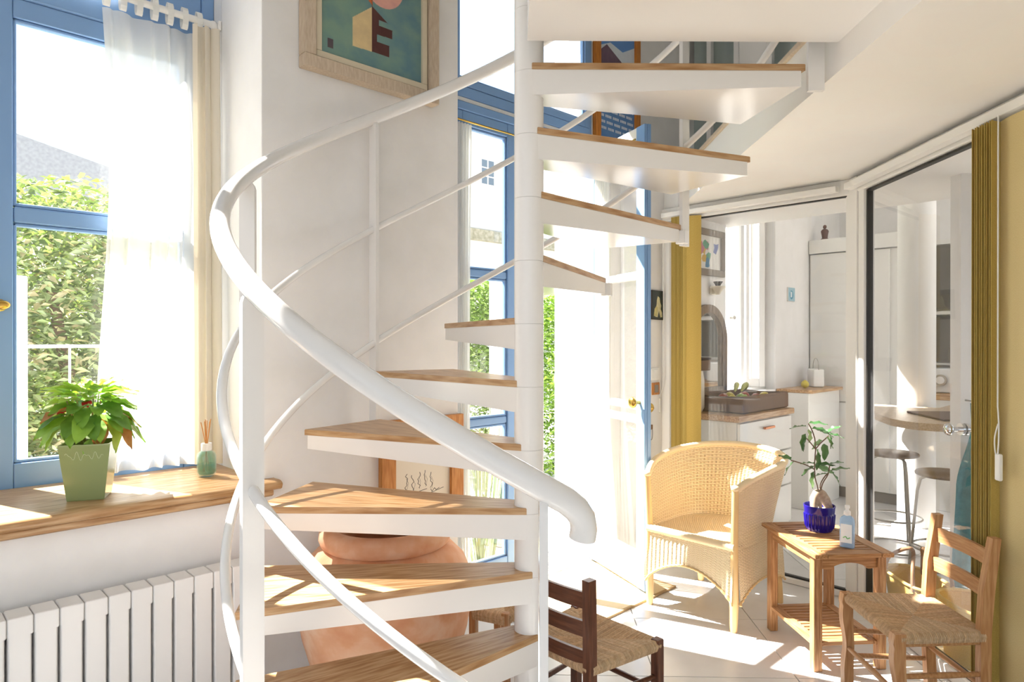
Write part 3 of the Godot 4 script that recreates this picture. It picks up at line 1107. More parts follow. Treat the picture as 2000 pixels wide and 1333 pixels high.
# ------------------------------------------------------------------ by the left window
func build_by_the_window() -> void:
	# radiator of flat-fronted sections
	var o := thing("radiator", "white sectional radiator under the oak window sill", "radiator", Vector3(0, 0, 0))
	var b := MB.new()
	b.span(Vector3(0.001, 0.09, 0.045), Vector3(0.0585, 0.50, 0.135), 0.006)
	b.span(Vector3(0.0, 0.474, 0.047), Vector3(0.0632, 0.533, 0.1345), 0.005)
	b.span(Vector3(0.012, 0.10, 0.05), Vector3(0.064, 0.16, 0.10), 0.006)
	b.span(Vector3(0.02, 0.16, 0.06), Vector3(0.0634, 0.48, 0.085), 0.002)
	var sec := b.mesh()
	var x := 0.926
	for i in 22:
		var q := part("section", sec, m.radiator_white, o)
		q.position = Vector3(x - 0.0636 * i, 0, 0)
	b = MB.new()
	for xx in [0.9, -0.3]:
		b.span(Vector3(xx, 0.0, 0.07), Vector3(xx + 0.03, 0.1, 0.11), 0.003)
		b.span(Vector3(xx, 0.42, 0.002), Vector3(xx + 0.02, 0.44, 0.06), 0.003)
	part("bracket", b, m.radiator_white, o)

	# curtain rod and the sheer gathered to the right
	o = thing("curtain_rod", "white curtain rod in the window recess", "curtain rod", Vector3(0, 2.655, -0.41))
	b = MB.new()
	b.tube([Vector3(-0.36, 0, 0), Vector3(1.05, 0, 0)], 0.014, 16)
	part("rod", b, m.white_satin, o)
	b = MB.new()
	b.ball(Vector3(1.06, 0, 0), Vector3(0.018, 0.018, 0.018))
	b.span(Vector3(1.075, -0.02, -0.02), Vector3(1.088, 0.02, 0.02), 0.003)
	part("holder", b, m.white_satin, o)
	o = thing("sheer_curtain", "thin white curtain hanging by loops at the left window", "curtain", Vector3(0, 0, -0.41))
	var g := []
	var nx := 150
	for i in 28:
		var v := i / 27.0
		var y := lerpf(2.60, 0.815, v)
		var row := []
		for j in nx + 1:
			var u := float(j) / nx
			var xx := lerpf(0.655 + 0.02 * sin(v * 5.0) - 0.012 * v, 1.0, u)
			var am := 0.008 + 0.016 * smoothstep(0.0, 0.35, v)
			var z := am * sin(u * 33.0 + 1.3 * sin(u * 9.0) + 0.35 * v) + 0.008 * sin(u * 13.0 + v * 2.0) - 0.02
			row.append(Vector3(xx + 0.006 * sin(u * 31.0 + v * 3.0), y, z))
		g.append(row)
	b = MB.new()
	b.sheet(g)
	part("cloth", b, m.sheer, o)
	for i in 7:
		b = MB.new()
		var lx := 0.665 + 0.056 * i
		var ring := []
		for j in 14:
			var a := TAU * j / 14
			ring.append(Vector3(lx, 2.645 + 0.045 * cos(a), 0.021 * sin(a)))
		for j in 14:
			var p: Vector3 = ring[j]
			var q: Vector3 = ring[(j + 1) % 14]
			b.quad(p - Vector3(0.011, 0, 0), p + Vector3(0.011, 0, 0), q + Vector3(0.011, 0, 0), q - Vector3(0.011, 0, 0), (p - Vector3(lx, 2.645, 0)))
		part("loop", b, m.loop_cloth, o)
	o = thing("linen_drape", "beige linen drape bunched against the window recess side", "curtain", Vector3(0, 0, 0))
	g = []
	for i in 20:
		var v := i / 19.0
		var row := []
		for j in 61:
			var u := j / 60.0
			var zz := lerpf(-0.375, lerpf(-0.365, -0.325, v), u) + 0.014 * sin(u * 15.0 + v * 0.7)
			row.append(Vector3(lerpf(0.965, 1.062, u) + 0.006 * sin(u * 21.0 + v * 0.7), lerpf(2.62, 0.82, v), zz))
		g.append(row)
	b = MB.new()
	b.sheet(g)
	part("cloth", b, m.linen, o)

	poinsettia(Vector3(0.548, 0.797, -0.125))

	# scented reeds in a green bottle
	o = thing("reed_diffuser", "green glass bottle with white collar and reeds at the end of the sill", "diffuser", Vector3(0.958, 0.797, -0.205))
	b = MB.new()
	b.lathe([Vector2(0.0, 0.001), Vector2(0.026, 0.001), Vector2(0.033, 0.008), Vector2(0.0355, 0.02), Vector2(0.0355, 0.078), Vector2(0.032, 0.092), Vector2(0.022, 0.100), Vector2(0.019, 0.103), Vector2(0.0175, 0.103), Vector2(0.019, 0.098), Vector2(0.029, 0.088), Vector2(0.032, 0.076), Vector2(0.032, 0.02), Vector2(0.028, 0.01), Vector2(0.0, 0.008)], 32)
	part("bottle", b, m.green_glass, o)
	b = MB.new()
	b.lathe([Vector2(0.0, 0.0085), Vector2(0.0275, 0.011), Vector2(0.0315, 0.021), Vector2(0.0315, 0.05), Vector2(0.0, 0.05)], 28)
	part("oil", b, m.green_oil, o)
	b = MB.new()
	b.lathe([Vector2(0.0195, 0.1), Vector2(0.0195, 0.128), Vector2(0.0185, 0.1295), Vector2(0.012, 0.1295), Vector2(0.012, 0.1)], 28)
	part("collar", b, m.white_satin, o)
	for i in 7:
		b = MB.new()
		var a := i * 2.4
		var d := Vector3(cos(a), 0, sin(a))
		b.tube([-d * 0.012 + Vector3(0, 0.02, 0), d * 0.004 + Vector3(0, 0.13, 0), d * (0.012 + 0.002 * i) + Vector3(0, 0.212 + 0.004 * (i % 4), 0)], 0.0017, 6)
		part("reed", b, m.reed, o)


func leaf_mesh(length: float, width: float, droop := 0.25, fold := 0.25, pointed := 1.0, rows := 7) -> ArrayMesh:
	# lies along +x from its stalk, top up
	var g := []
	for i in rows + 1:
		var u := float(i) / rows
		var w := width * 0.5 * pow(sin(PI * pow(u, 0.75)), 0.8 * pointed) if u > 0.0 and u < 1.0 else 0.0008
		var row := []
		for j in 5:
			var s := (j - 2) / 2.0
			row.append(Vector3(length * (u - 0.15 * droop * u * u), -droop * length * u * u + fold * w * absf(s) * 1.0 + 0.004 * sin(u * 14.0) * absf(s), w * s))
		g.append(row)
	var b := MB.new()
	b.sheet(g)
	return b.mesh()


func poinsettia(at: Vector3) -> void:
	var o := thing("poinsettia", "leafy poinsettia in a tapered green square pot on the sill", "plant", at, deg_to_rad(-24.0))
	# pot: square, wider at the rim, with a thin lip
	var b := MB.new()
	var prof := [[0.053, 0.0], [0.0545, 0.003], [0.0745, 0.183], [0.0745, 0.188], [0.0695, 0.188], [0.0675, 0.150]]
	for i in prof.size() - 1:
		for s in 4:
			var a0 := PI / 4 + s * PI / 2
			var a1 := a0 + PI / 2
			var p := Vector3(cos(a0), 0, sin(a0)) * 1.414
			var q := Vector3(cos(a1), 0, sin(a1)) * 1.414
			var r0: float = prof[i][0]
			var r1: float = prof[i + 1][0]
			var out: Vector3 = (p + q).normalized()
			if i >= 4:
				out = -out
			if i == 3:
				out = Vector3.UP
			b.quad(p * r0 + Vector3.UP * prof[i][1], q * r0 + Vector3.UP * prof[i][1], q * r1 + Vector3.UP * prof[i + 1][1], p * r1 + Vector3.UP * prof[i + 1][1], out)
	b.quad(Vector3(-0.053, 0, -0.053), Vector3(0.053, 0, -0.053), Vector3(0.053, 0, 0.053), Vector3(-0.053, 0, 0.053), Vector3.DOWN)
	part("pot", b, m.olive_glaze, o)
	# pale scroll drawn under the rim of the front face
	b = MB.new()
	var pts := []
	for i in 60:
		var u := i / 59.0
		pts.append(Vector3(-0.055 + 0.11 * u, 0.15 + 0.012 * sin(u * 26.0) * (1.0 - 0.5 * u) + 0.006 * cos(u * 40.0), 0.0725 + 0.0006))
	for i in pts.size():
		pts[i].z = 0.0545 + (0.0745 - 0.0545) * (pts[i].y - 0.003) / 0.18 + 0.0002
	b.tube(pts, 0.0007, 5)
	part("scroll", b, m.pale_green, o, "pale scroll drawn on the pot")
	b = MB.new()
	b.span(Vector3(-0.066, 0.13, -0.066), Vector3(0.066, 0.15, 0.066))
	part("soil", b, m.soil, o)
	var kinds := [m.leaf_bright, m.leaf_mid, m.leaf_deep, m.leaf_red, m.leaf_rust]
	var big := leaf_mesh(0.112, 0.058, 0.35, 0.3)
	var mid := leaf_mesh(0.098, 0.046, 0.22, 0.35)
	var little := leaf_mesh(0.072, 0.034, 0.12, 0.3)
	for i in 7:
		var a := i * TAU / 7.0 + 0.3
		var lean := 0.03 + 0.022 * (i % 3)
		b = MB.new()
		b.tube([Vector3(cos(a) * 0.012, 0.145, sin(a) * 0.012), Vector3(cos(a) * lean * 0.6, 0.22, sin(a) * lean * 0.6), Vector3(cos(a) * lean * 1.3, 0.34, sin(a) * lean * 1.3)], [0.0042, 0.0036, 0.002], 7)
		part("stem", b, m.stem, o)
	# a rounded head: bright young leaves on top, older and coloured ones hanging below
	var r := RandomNumberGenerator.new()
	r.seed = 12
	var count := 86
	for i in count:
		var v := (i + 0.5) / count
		var yaw := i * 2.39996 + r.randf_range(-0.25, 0.25)
		var rise := lerpf(1.15, -0.85, pow(v, 0.85))
		var out := 0.012 + 0.062 * sqrt(v) * r.randf_range(0.75, 1.1)
		var p := Vector3(cos(yaw) * out, lerpf(0.368, 0.255, pow(v, 1.2)) + r.randf_range(-0.01, 0.012), -sin(yaw) * out)
		var mesh := little if v < 0.12 else (mid if v < 0.6 else big)
		var which: int = 0 if v < 0.45 else (1 if r.randf() < 0.65 else 2)
		if v > 0.62 and i % 9 == 0:
			which = 4
		if v > 0.3 and v < 0.75 and i % 8 == 3:
			which = 3
			mesh = little
			p = Vector3(cos(yaw) * out * 0.8, 0.30, -sin(yaw) * out * 0.8)
		var l := part("leaf", mesh, kinds[which], o)
		l.transform = Transform3D(Basis(Vector3.UP, yaw) * Basis(Vector3(0, 0, 1), rise * 0.6 + r.randf_range(-0.2, 0.2)) * Basis(Vector3.RIGHT, r.randf_range(-0.35, 0.35)) * Basis.from_scale(Vector3.ONE * r.randf_range(0.85, 1.15)), p)
	# long leaves that droop over the rim
	for q in [[-1.35, 0.205, -1.35, 0.75], [0.2, 0.285, -1.15, 1.05], [-2.2, 0.28, -1.15, 1.0], [-1.0, 0.275, -1.2, 1.0], [-0.4, 0.27, -1.0, 1.1], [2.4, 0.28, -0.9, 1.0]]:
		var l := part("leaf", big, m.leaf_mid if q[0] < -1.1 else m.leaf_rust if q[0] < -0.5 else m.leaf_bright, o)
		l.transform = Transform3D(Basis(Vector3.UP, q[0]) * Basis(Vector3(0, 0, 1), q[2]) * Basis.from_scale(Vector3.ONE * q[3]), Vector3(cos(q[0]) * 0.062, q[1], -sin(q[0]) * 0.062))


# ------------------------------------------------------------------ on and beside the window wall
func framed(called: String, label: String, at: Vector3, w: float, h: float, border: float, deep: float, wood: Material, art: Material, turn := 0.0, inner := 0.0, inner_mat: Material = null, mount: Material = null) -> Node3D:
	# a picture standing off the wall, its face towards local +z, its lower left corner at the origin
	var o := thing(called, label, "picture", at, turn)
	for s in [[Vector3(0, 0, 0), Vector3(w, border, deep)], [Vector3(0, h - border, 0), Vector3(w, h, deep)], [Vector3(0, border, 0), Vector3(border, h - border, deep)], [Vector3(w - border, border, 0), Vector3(w, h - border, deep)]]:
		var b := MB.new()
		b.span(s[0], s[1], 0.003)
		part("frame_side", b, wood, o)
	var k := border + inner
	if inner > 0.0:
		var g := border + 0.006
		for s in [[Vector3(g, g, 0.004), Vector3(w - g, k, deep * 0.7)], [Vector3(g, h - k, 0.004), Vector3(w - g, h - g, deep * 0.7)], [Vector3(g, k, 0.004), Vector3(k, h - k, deep * 0.7)], [Vector3(w - k, k, 0.004), Vector3(w - g, h - k, deep * 0.7)]]:
			var b := MB.new()
			b.span(s[0], s[1], 0.002)
			part("slip", b, inner_mat, o)
	var c := MB.new()
	c.quad(Vector3(k, k, deep * 0.45), Vector3(w - k, k, deep * 0.45), Vector3(w - k, h - k, deep * 0.45), Vector3(k, h - k, deep * 0.45), Vector3.BACK, true)
	part("picture", c, art, o)
	var d := MB.new()
	d.span(Vector3(0.004, 0.004, 0.0), Vector3(w - 0.004, h - 0.004, deep * 0.3))
	part("backing", d, m.soil if mount == null else mount, o)
	return o


func art(called: String, img: Image, rough := 0.6) -> StandardMaterial3D:
	var k := mat(called, Color.WHITE, rough)
	k.albedo_texture = ImageTexture.create_from_image(img)
	k.texture_repeat = false
	return k


func fill_poly(img: Image, poly: PackedVector2Array, colour: Color, wobble := 0.0, sd := 1) -> void:
	var f := FastNoiseLite.new()
	f.seed = sd
	f.frequency = 0.03
	var lo := Vector2(1e9, 1e9)
	var hi := Vector2(-1e9, -1e9)
	for p in poly:
		lo = lo.min(p)
		hi = hi.max(p)
	for y in range(maxi(0, int(lo.y)), mini(img.get_height(), int(hi.y) + 1)):
		for x in range(maxi(0, int(lo.x)), mini(img.get_width(), int(hi.x) + 1)):
			if Geometry2D.is_point_in_polygon(Vector2(x, y), poly):
				var n := f.get_noise_2d(x, y) * wobble
				img.set_pixel(x, y, Color(clampf(colour.r + n, 0, 1), clampf(colour.g + n, 0, 1), clampf(colour.b + n * 0.6, 0, 1)))


func draw_line_on(img: Image, pts: Array, width: float, colour: Color) -> void:
	for i in pts.size() - 1:
		var a: Vector2 = pts[i]
		var c: Vector2 = pts[i + 1]
		var steps := int(a.distance_to(c) * 2.0) + 1
		for s in steps + 1:
			var p := a.lerp(c, float(s) / steps)
			var r := int(ceil(width))
			for dy in range(-r, r + 1):
				for dx in range(-r, r + 1):
					if Vector2(dx, dy).length() <= width:
						var qx := int(p.x) + dx
						var qy := int(p.y) + dy
						if qx >= 0 and qy >= 0 and qx < img.get_width() and qy < img.get_height():
							img.set_pixel(qx, qy, colour)


func abstract_art() -> Image:
	var w := 256
	var h := 400
	var img := Image.create(w, h, false, Image.FORMAT_RGB8)
	var f := FastNoiseLite.new()
	f.seed = 4
	f.frequency = 0.012
	f.fractal_octaves = 4
	for y in h:
		for x in w:
			var a := f.get_noise_2d(x, y) * 0.5 + 0.5
			var b := f.get_noise_2d(x + 900, y * 1.4) * 0.5 + 0.5
			var base := Color("7f9f8f").lerp(Color("5f8593"), clampf(x / 256.0 * 0.8 + (a - 0.5) * 1.3, 0, 1))
			base = base.lerp(Color("8ea58c"), clampf(b * 1.2 - 0.45, 0, 1) * 0.7)
			img.set_pixel(x, y, base)
	var S := func(arr: Array) -> PackedVector2Array:
		var p := PackedVector2Array()
		for q in arr:
			p.append(Vector2(q[0], q[1]))
		return p
	# pink disc, cream gable, dark comb, a little orange block, a small square
	var disc := PackedVector2Array()
	for i in 40:
		var a := TAU * i / 40
		disc.append(Vector2(151, 190) + Vector2(cos(a) * 57, sin(a) * 64))
	fill_poly(img, disc, Color("e2a99b"), 0.05, 3)
	fill_poly(img, S.call([[108, 200], [124, 204], [124, 258], [110, 246]]), Color("cf6a3c"), 0.08, 5)
	fill_poly(img, S.call([[124, 260], [123, 362], [74, 364], [75, 300]]), Color("e0c796"), 0.05, 6)
	var dark := Color("54302c")
	fill_poly(img, S.call([[124, 260], [164, 285], [140, 284], [140, 298], [176, 298], [175, 317], [136, 319], [135, 336], [168, 336], [167, 361], [123, 362]]), dark, 0.03, 7)
	fill_poly(img, S.call([[16, 365], [28, 365], [28, 384], [16, 384]]), Color("5a5054"), 0.02, 8)
	draw_line_on(img, [Vector2(124, 130), Vector2(123, 362)], 0.8, Color("6b4a3a"))
	return img


func sketch_art() -> Image:
	var img := Image.create(300, 420, false, Image.FORMAT_RGB8)
	img.fill(Color("e9e2d3"))
	var ink := Color("3a3733")
	var r := RandomNumberGenerator.new()
	r.seed = 5
	# a row of quick pen figures
	for i in 5:
		var x := 60.0 + i * 34.0
		var y := 222.0 + r.randf_range(-14, 14)
		var pts := []
		for j in 8:
			pts.append(Vector2(x + r.randf_range(-8, 8), y + j * 13.0))
		draw_line_on(img, pts, 1.0, ink)
		draw_line_on(img, [Vector2(x, y + 24), Vector2(x + r.randf_range(8, 16), y + 54), Vector2(x + 3, y + 98)], 0.9, ink)
	draw_line_on(img, [Vector2(119, 338), Vector2(171, 329)], 1.0, ink)
	# the line of handwriting and the underlined signature
	var strokes := {
		"s": [[0.8, 0.1], [0.3, 0.0], [0.1, 0.3], [0.7, 0.6], [0.6, 0.95], [0.0, 0.9]],
		"u": [[0.0, 0.1], [0.1, 0.8], [0.5, 0.95], [0.8, 0.1], [0.85, 0.95]],
		"r": [[0.1, 0.1], [0.15, 0.95], [0.3, 0.3], [0.9, 0.15]],
		"D": [[0.1, -0.3], [0.1, 0.95], [0.8, 0.7], [0.85, 0.1], [0.1, -0.3]],
		"o": [[0.4, 0.2], [0.0, 0.5], [0.3, 0.95], [0.8, 0.6], [0.4, 0.2]],
		"g": [[0.8, 0.2], [0.1, 0.3], [0.2, 0.8], [0.8, 0.5], [0.8, 1.3], [0.1, 1.5]],
		"E": [[0.9, -0.3], [0.1, -0.2], [0.4, 0.3], [0.0, 0.8], [0.9, 0.9]],
	}
	var cx := 44.0
	for ch in ["s", "u", "r", " ", "D", "o", "g", " ", "E", "s"]:
		if ch != " ":
			var line := []
			for q in strokes[ch]:
				line.append(Vector2(cx + q[0] * 8.5, 368.0 - (cx - 44.0) * 0.06 + q[1] * 11.0))
			draw_line_on(img, line, 0.9, ink)
		cx += 10.5 if ch != " " else 5.0
	draw_line_on(img, [Vector2(192, 334), Vector2(200, 350), Vector2(214, 332), Vector2(222, 346), Vector2(240, 336)], 1.0, ink)
	draw_line_on(img, [Vector2(186, 358), Vector2(214, 352), Vector2(264, 338)], 1.2, ink)
	return img


func build_on_the_walls() -> void:
	framed("abstract_painting", "framed abstract painting in teal with pink disc and cream gable, above the stairs", Vector3(1.238, 2.405, 0.002), 0.66, 0.92, 0.05, 0.055, m.pale_wood, art("abstract_art", abstract_art(), 0.5), 0.0, 0.032, m.cream_slip, m.dark_gap)
	framed("framed_drawing", "pen drawing in an oak frame leaning low on the window wall behind the stairs", Vector3(1.604, 0.50, 0.002), 0.46, 0.475, 0.075, 0.03, m.oak_warm, art("sketch_art", sketch_art(), 0.7))

	# framed poster high beside the garden door
	var img := Image.create(200, 400, false, Image.FORMAT_RGB8)
	img.fill(Color("5d8fd4"))
	fill_poly(img, PackedVector2Array([Vector2(0, 110), Vector2(60, 88), Vector2(130, 100), Vector2(200, 70), Vector2(200, 170), Vector2(0, 170)]), Color("d8e0ea"), 0.02, 2)
	fill_poly(img, PackedVector2Array([Vector2(0, 170), Vector2(0, 125), Vector2(40, 98), Vector2(190, 158), Vector2(200, 170)]), Color("6b5266"), 0.04, 2)
	fill_poly(img, PackedVector2Array([Vector2(0, 170), Vector2(200, 170), Vector2(200, 400), Vector2(0, 400)]), Color("5b86bf"), 0.03, 3)
	for i in 5:
		for j in 26:
			if (i * 7 + j * 5) % 6 != 0:
				img.fill_rect(Rect2i(12 + j * 7, 268 + i * 18, 5, 8), Color("dfe7f0"))
	framed("poster", "blue poster in a honey-coloured wooden frame, high up beside the garden door", Vector3(3.19, 2.47, -0.098), 0.46, 0.95, 0.05, 0.03, m.honey_wood, art("poster_art", img, 0.25))

	# little dark painting, switch plates on the narrow wall by the door
	img = Image.create(96, 112, false, Image.FORMAT_RGB8)
	img.fill(Color("2e3320"))
	fill_poly(img, PackedVector2Array([Vector2(40, 20), Vector2(54, 26), Vector2(58, 44), Vector2(66, 56), Vector2(62, 70), Vector2(72, 84), Vector2(74, 102), Vector2(60, 104), Vector2(50, 78), Vector2(40, 104), Vector2(22, 102), Vector2(26, 76), Vector2(32, 54), Vector2(34, 36)]), Color("d9cf9a"), 0.12, 6)
	fill_poly(img, PackedVector2Array([Vector2(30, 60), Vector2(42, 66), Vector2(38, 100), Vector2(14, 100), Vector2(18, 72)]), Color("c8bb72"), 0.1, 7)
	var o := thing("small_painting", "tiny dark painting of a pale figure beside the blue door", "picture", Vector3(3.492, 1.455, 0.11))
	var b := MB.new()
	b.span(Vector3(0, 0, 0.0), Vector3(0.152, 0.182, 0.012), 0.002)
	part("panel", b, m.dark_gap, o)
	b = MB.new()
	b.quad(Vector3(0.003, 0.003, 0.0124), Vector3(0.149, 0.003, 0.0124), Vector3(0.149, 0.179, 0.0124), Vector3(0.003, 0.179, 0.0124), Vector3.BACK, true)
	part("picture", b, art("tiny_art", img, 0.4), o)
	o.rotation_degrees.z = -1.5
	b = MB.new()
	b.span(Vector3(0, 0, 0), Vector3(0.085, 0.078, 0.008), 0.003)
	b.span(Vector3(0.022, 0.012, 0.008), Vector3(0.063, 0.066, 0.012), 0.002)
	alone("light_switch", b, m.white_satin, "white square light switch above the wooden one", "switch", "", Vector3(3.5, 1.075, 0.11))
	o = thing("wooden_switch", "square switch in a wooden plate below the white switch", "switch", Vector3(3.51, 0.985, 0.11))
	b = MB.new()
	b.span(Vector3(0, 0, 0), Vector3(0.08, 0.076, 0.008), 0.003)
	part("plate", b, m.oak_warm, o)
	b = MB.new()
	b.span(Vector3(0.02, 0.014, 0.008), Vector3(0.06, 0.062, 0.013), 0.003)
	part("rocker", b, m.grey_plastic, o)
	o = thing("key_ring", "bunch of keys on a hook beside the garden door", "keys", Vector3(3.50, 0.80, 0.11))
	b = MB.new()
	var ring := []
	for i in 20:
		ring.append(Vector3(0.014 * cos(TAU * i / 20), -0.05 + 0.042 * sin(TAU * i / 20), 0.006))
	b.tube(ring, 0.0014, 6, false, true)
	part("ring", b, m.gasket, o)
	b = MB.new()
	b.tube([Vector3(0, -0.008, 0), Vector3(0, -0.008, 0.012)], 0.003, 8)
	b.box(Vector3(0.0, -0.012, 0.008), Vector3(0.02, 0.03, 0.008), 0.003)
	part("fob", b, m.leather, o)
	b = MB.new()
	b.span(Vector3(0, 0, 0), Vector3(0.012, 0.07, 0.012), 0.003)
	alone("wall_socket_cover", b, m.white_satin, "narrow white cover plate in the window recess", "cover", "", Vector3(1.076, 1.05, -0.14))

	# sheer curtains of the garden door
	o = thing("side_light_curtain", "narrow white curtain on a thin rod at the fixed side light", "curtain", Vector3(0, 0, -0.055))
	var g := []
	for i in 14:
		var v := i / 13.0
		var row := []
		for j in 41:
			var u := j / 40.0
			row.append(Vector3(lerpf(2.095, 2.185 - 0.012 * sin(v * 3.0), u), lerpf(2.40, 0.10, v), 0.014 * sin(u * 30.0 + v)))
		g.append(row)
	b = MB.new()
	b.sheet(g)
	part("cloth", b, m.sheer, o)
	b = MB.new()
	b.tube([Vector3(2.07, 2.415, 0), Vector3(2.515, 2.415, 0)], 0.005, 10)
	part("rod", b, m.brass, o)
	o = thing("leaf_curtain", "white sheer curtain gathered on the inside of the open door leaf", "curtain", Vector3(3.15, 0, -0.075))
	o.rotation.y = atan2(-0.93, -0.37)
	g = []
	for i in 20:
		var v := i / 19.0
		var spread := 0.13 + 0.10 * smoothstep(0.55, 1.0, v)
		var row := []
		for j in 51:
			var u := j / 50.0
			row.append(Vector3(0.15 + spread * u, lerpf(2.36, 0.08, v), 0.05 + 0.014 * sin(u * 38.0 + v)))
		g.append(row)
	b = MB.new()
	b.sheet(g)
	part("cloth", b, m.sheer, o)
	b = MB.new()
	b.tube([Vector3(0.04, 2.375, 0.05), Vector3(0.56, 2.375, 0.05)], 0.005, 10)
	part("rod", b, m.brass, o)


func build_jar_and_mat() -> void:
	var o := thing("terracotta_jar", "big wide-mouthed terracotta jar under the stairs", "jar", Vector3(1.407, 0, 0.362))
	var b := MB.new()
	b.lathe([Vector2(0.0, 0.0), Vector2(0.20, 0.0), Vector2(0.225, 0.01), Vector2(0.265, 0.12), Vector2(0.305, 0.26), Vector2(0.323, 0.37), Vector2(0.318, 0.45), Vector2(0.295, 0.51), Vector2(0.25, 0.555), Vector2(0.215, 0.575)], 56)
	part("body", b, m.terracotta, o)
	b = MB.new()
	var prof := [Vector2(0.205, 0.565), Vector2(0.222, 0.568), Vector2(0.238, 0.58), Vector2(0.245, 0.60), Vector2(0.242, 0.625), Vector2(0.23, 0.64), Vector2(0.21, 0.645), Vector2(0.19, 0.64), Vector2(0.178, 0.625), Vector2(0.175, 0.60), Vector2(0.18, 0.57), Vector2(0.21, 0.54), Vector2(0.28, 0.44), Vector2(0.30, 0.36), Vector2(0.25, 0.12), Vector2(0.0, 0.05)]
	b.lathe(prof, 56)
	part("rim", b, m.terracotta, o)
	o = thing("doormat", "thin beige mat on the tiles in front of the garden door", "mat", Vector3(0, 0.0, 0))
	b = MB.new()
	b.span(Vector3(2.20, 0.0005, -0.06), Vector3(3.12, 0.010, 0.525), 0.003)
	part("weave", b, m.mat_weave, o)
	b = MB.new()
	for s in [[Vector3(2.195, 0.0003, -0.065), Vector3(3.125, 0.0115, -0.05)], [Vector3(2.195, 0.0003, 0.515), Vector3(3.125, 0.0115, 0.53)], [Vector3(2.195, 0.0003, -0.05), Vector3(2.21, 0.0115, 0.515)], [Vector3(3.11, 0.0003, -0.05), Vector3(3.125, 0.0115, 0.515)]]:
		b.span(s[0], s[1], 0.002)
	part("binding", b, m.mat_edge, o)


# ------------------------------------------------------------------ furniture
func spline(ctrl: Array, n: int) -> Array:
	# Catmull-Rom through the control points, n + 1 samples at even parameter
	var out := []
	var k := ctrl.size() - 1
	for i in n + 1:
		var t := float(i) / n * k
		var s := mini(int(t), k - 1)
		var u := t - s
		var p0: Vector3 = ctrl[maxi(s - 1, 0)]
		var p1: Vector3 = ctrl[s]
		var p2: Vector3 = ctrl[s + 1]
		var p3: Vector3 = ctrl[mini(s + 2, k)]
		out.append(p1.cubic_interpolate(p2, p0, p3, u))
	return out


func even(pts: Array, n: int) -> Array:
	# the same line with n + 1 points at even spacing
	var len := [0.0]
	for i in range(1, pts.size()):
		len.append(len[i - 1] + pts[i].distance_to(pts[i - 1]))
	var out := []
	var j := 0
	for i in n + 1:
		var t: float = len[-1] * i / n
		while j < pts.size() - 2 and len[j + 1] < t:
			j += 1
		var d: float = maxf(len[j + 1] - len[j], 1e-6)
		out.append(pts[j].lerp(pts[j + 1], clampf((t - len[j]) / d, 0, 1)))
	return out


func wicker_tex() -> Array:
	# two stakes wide, two weavers high: colour and height of plain over-and-under weave
	var n := 64
	var col := Image.create(n, n, false, Image.FORMAT_RGB8)
	var hgt := Image.create(n, n, false, Image.FORMAT_RGB8)
	for y in n:
		for x in n:
			var row := int(y * 4 / n)
			var fy := fposmod(y * 4.0 / n, 1.0)
			var fx := fposmod(x * 2.0 / n + (0.5 if row % 2 == 1 else 0.0), 1.0)
			var over := 0.5 + 0.5 * cos(TAU * fx)
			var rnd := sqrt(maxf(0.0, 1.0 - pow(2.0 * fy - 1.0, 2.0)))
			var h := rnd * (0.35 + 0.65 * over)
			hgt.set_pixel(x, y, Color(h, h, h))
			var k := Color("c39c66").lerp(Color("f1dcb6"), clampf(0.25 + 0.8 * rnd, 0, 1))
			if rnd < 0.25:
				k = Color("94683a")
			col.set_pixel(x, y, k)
	return [ImageTexture.create_from_image(col), ImageTexture.create_from_image(hgt)]


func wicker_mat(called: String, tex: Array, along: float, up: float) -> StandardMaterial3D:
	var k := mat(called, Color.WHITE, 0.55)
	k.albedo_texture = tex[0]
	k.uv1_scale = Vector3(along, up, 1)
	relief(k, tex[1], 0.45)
	return k


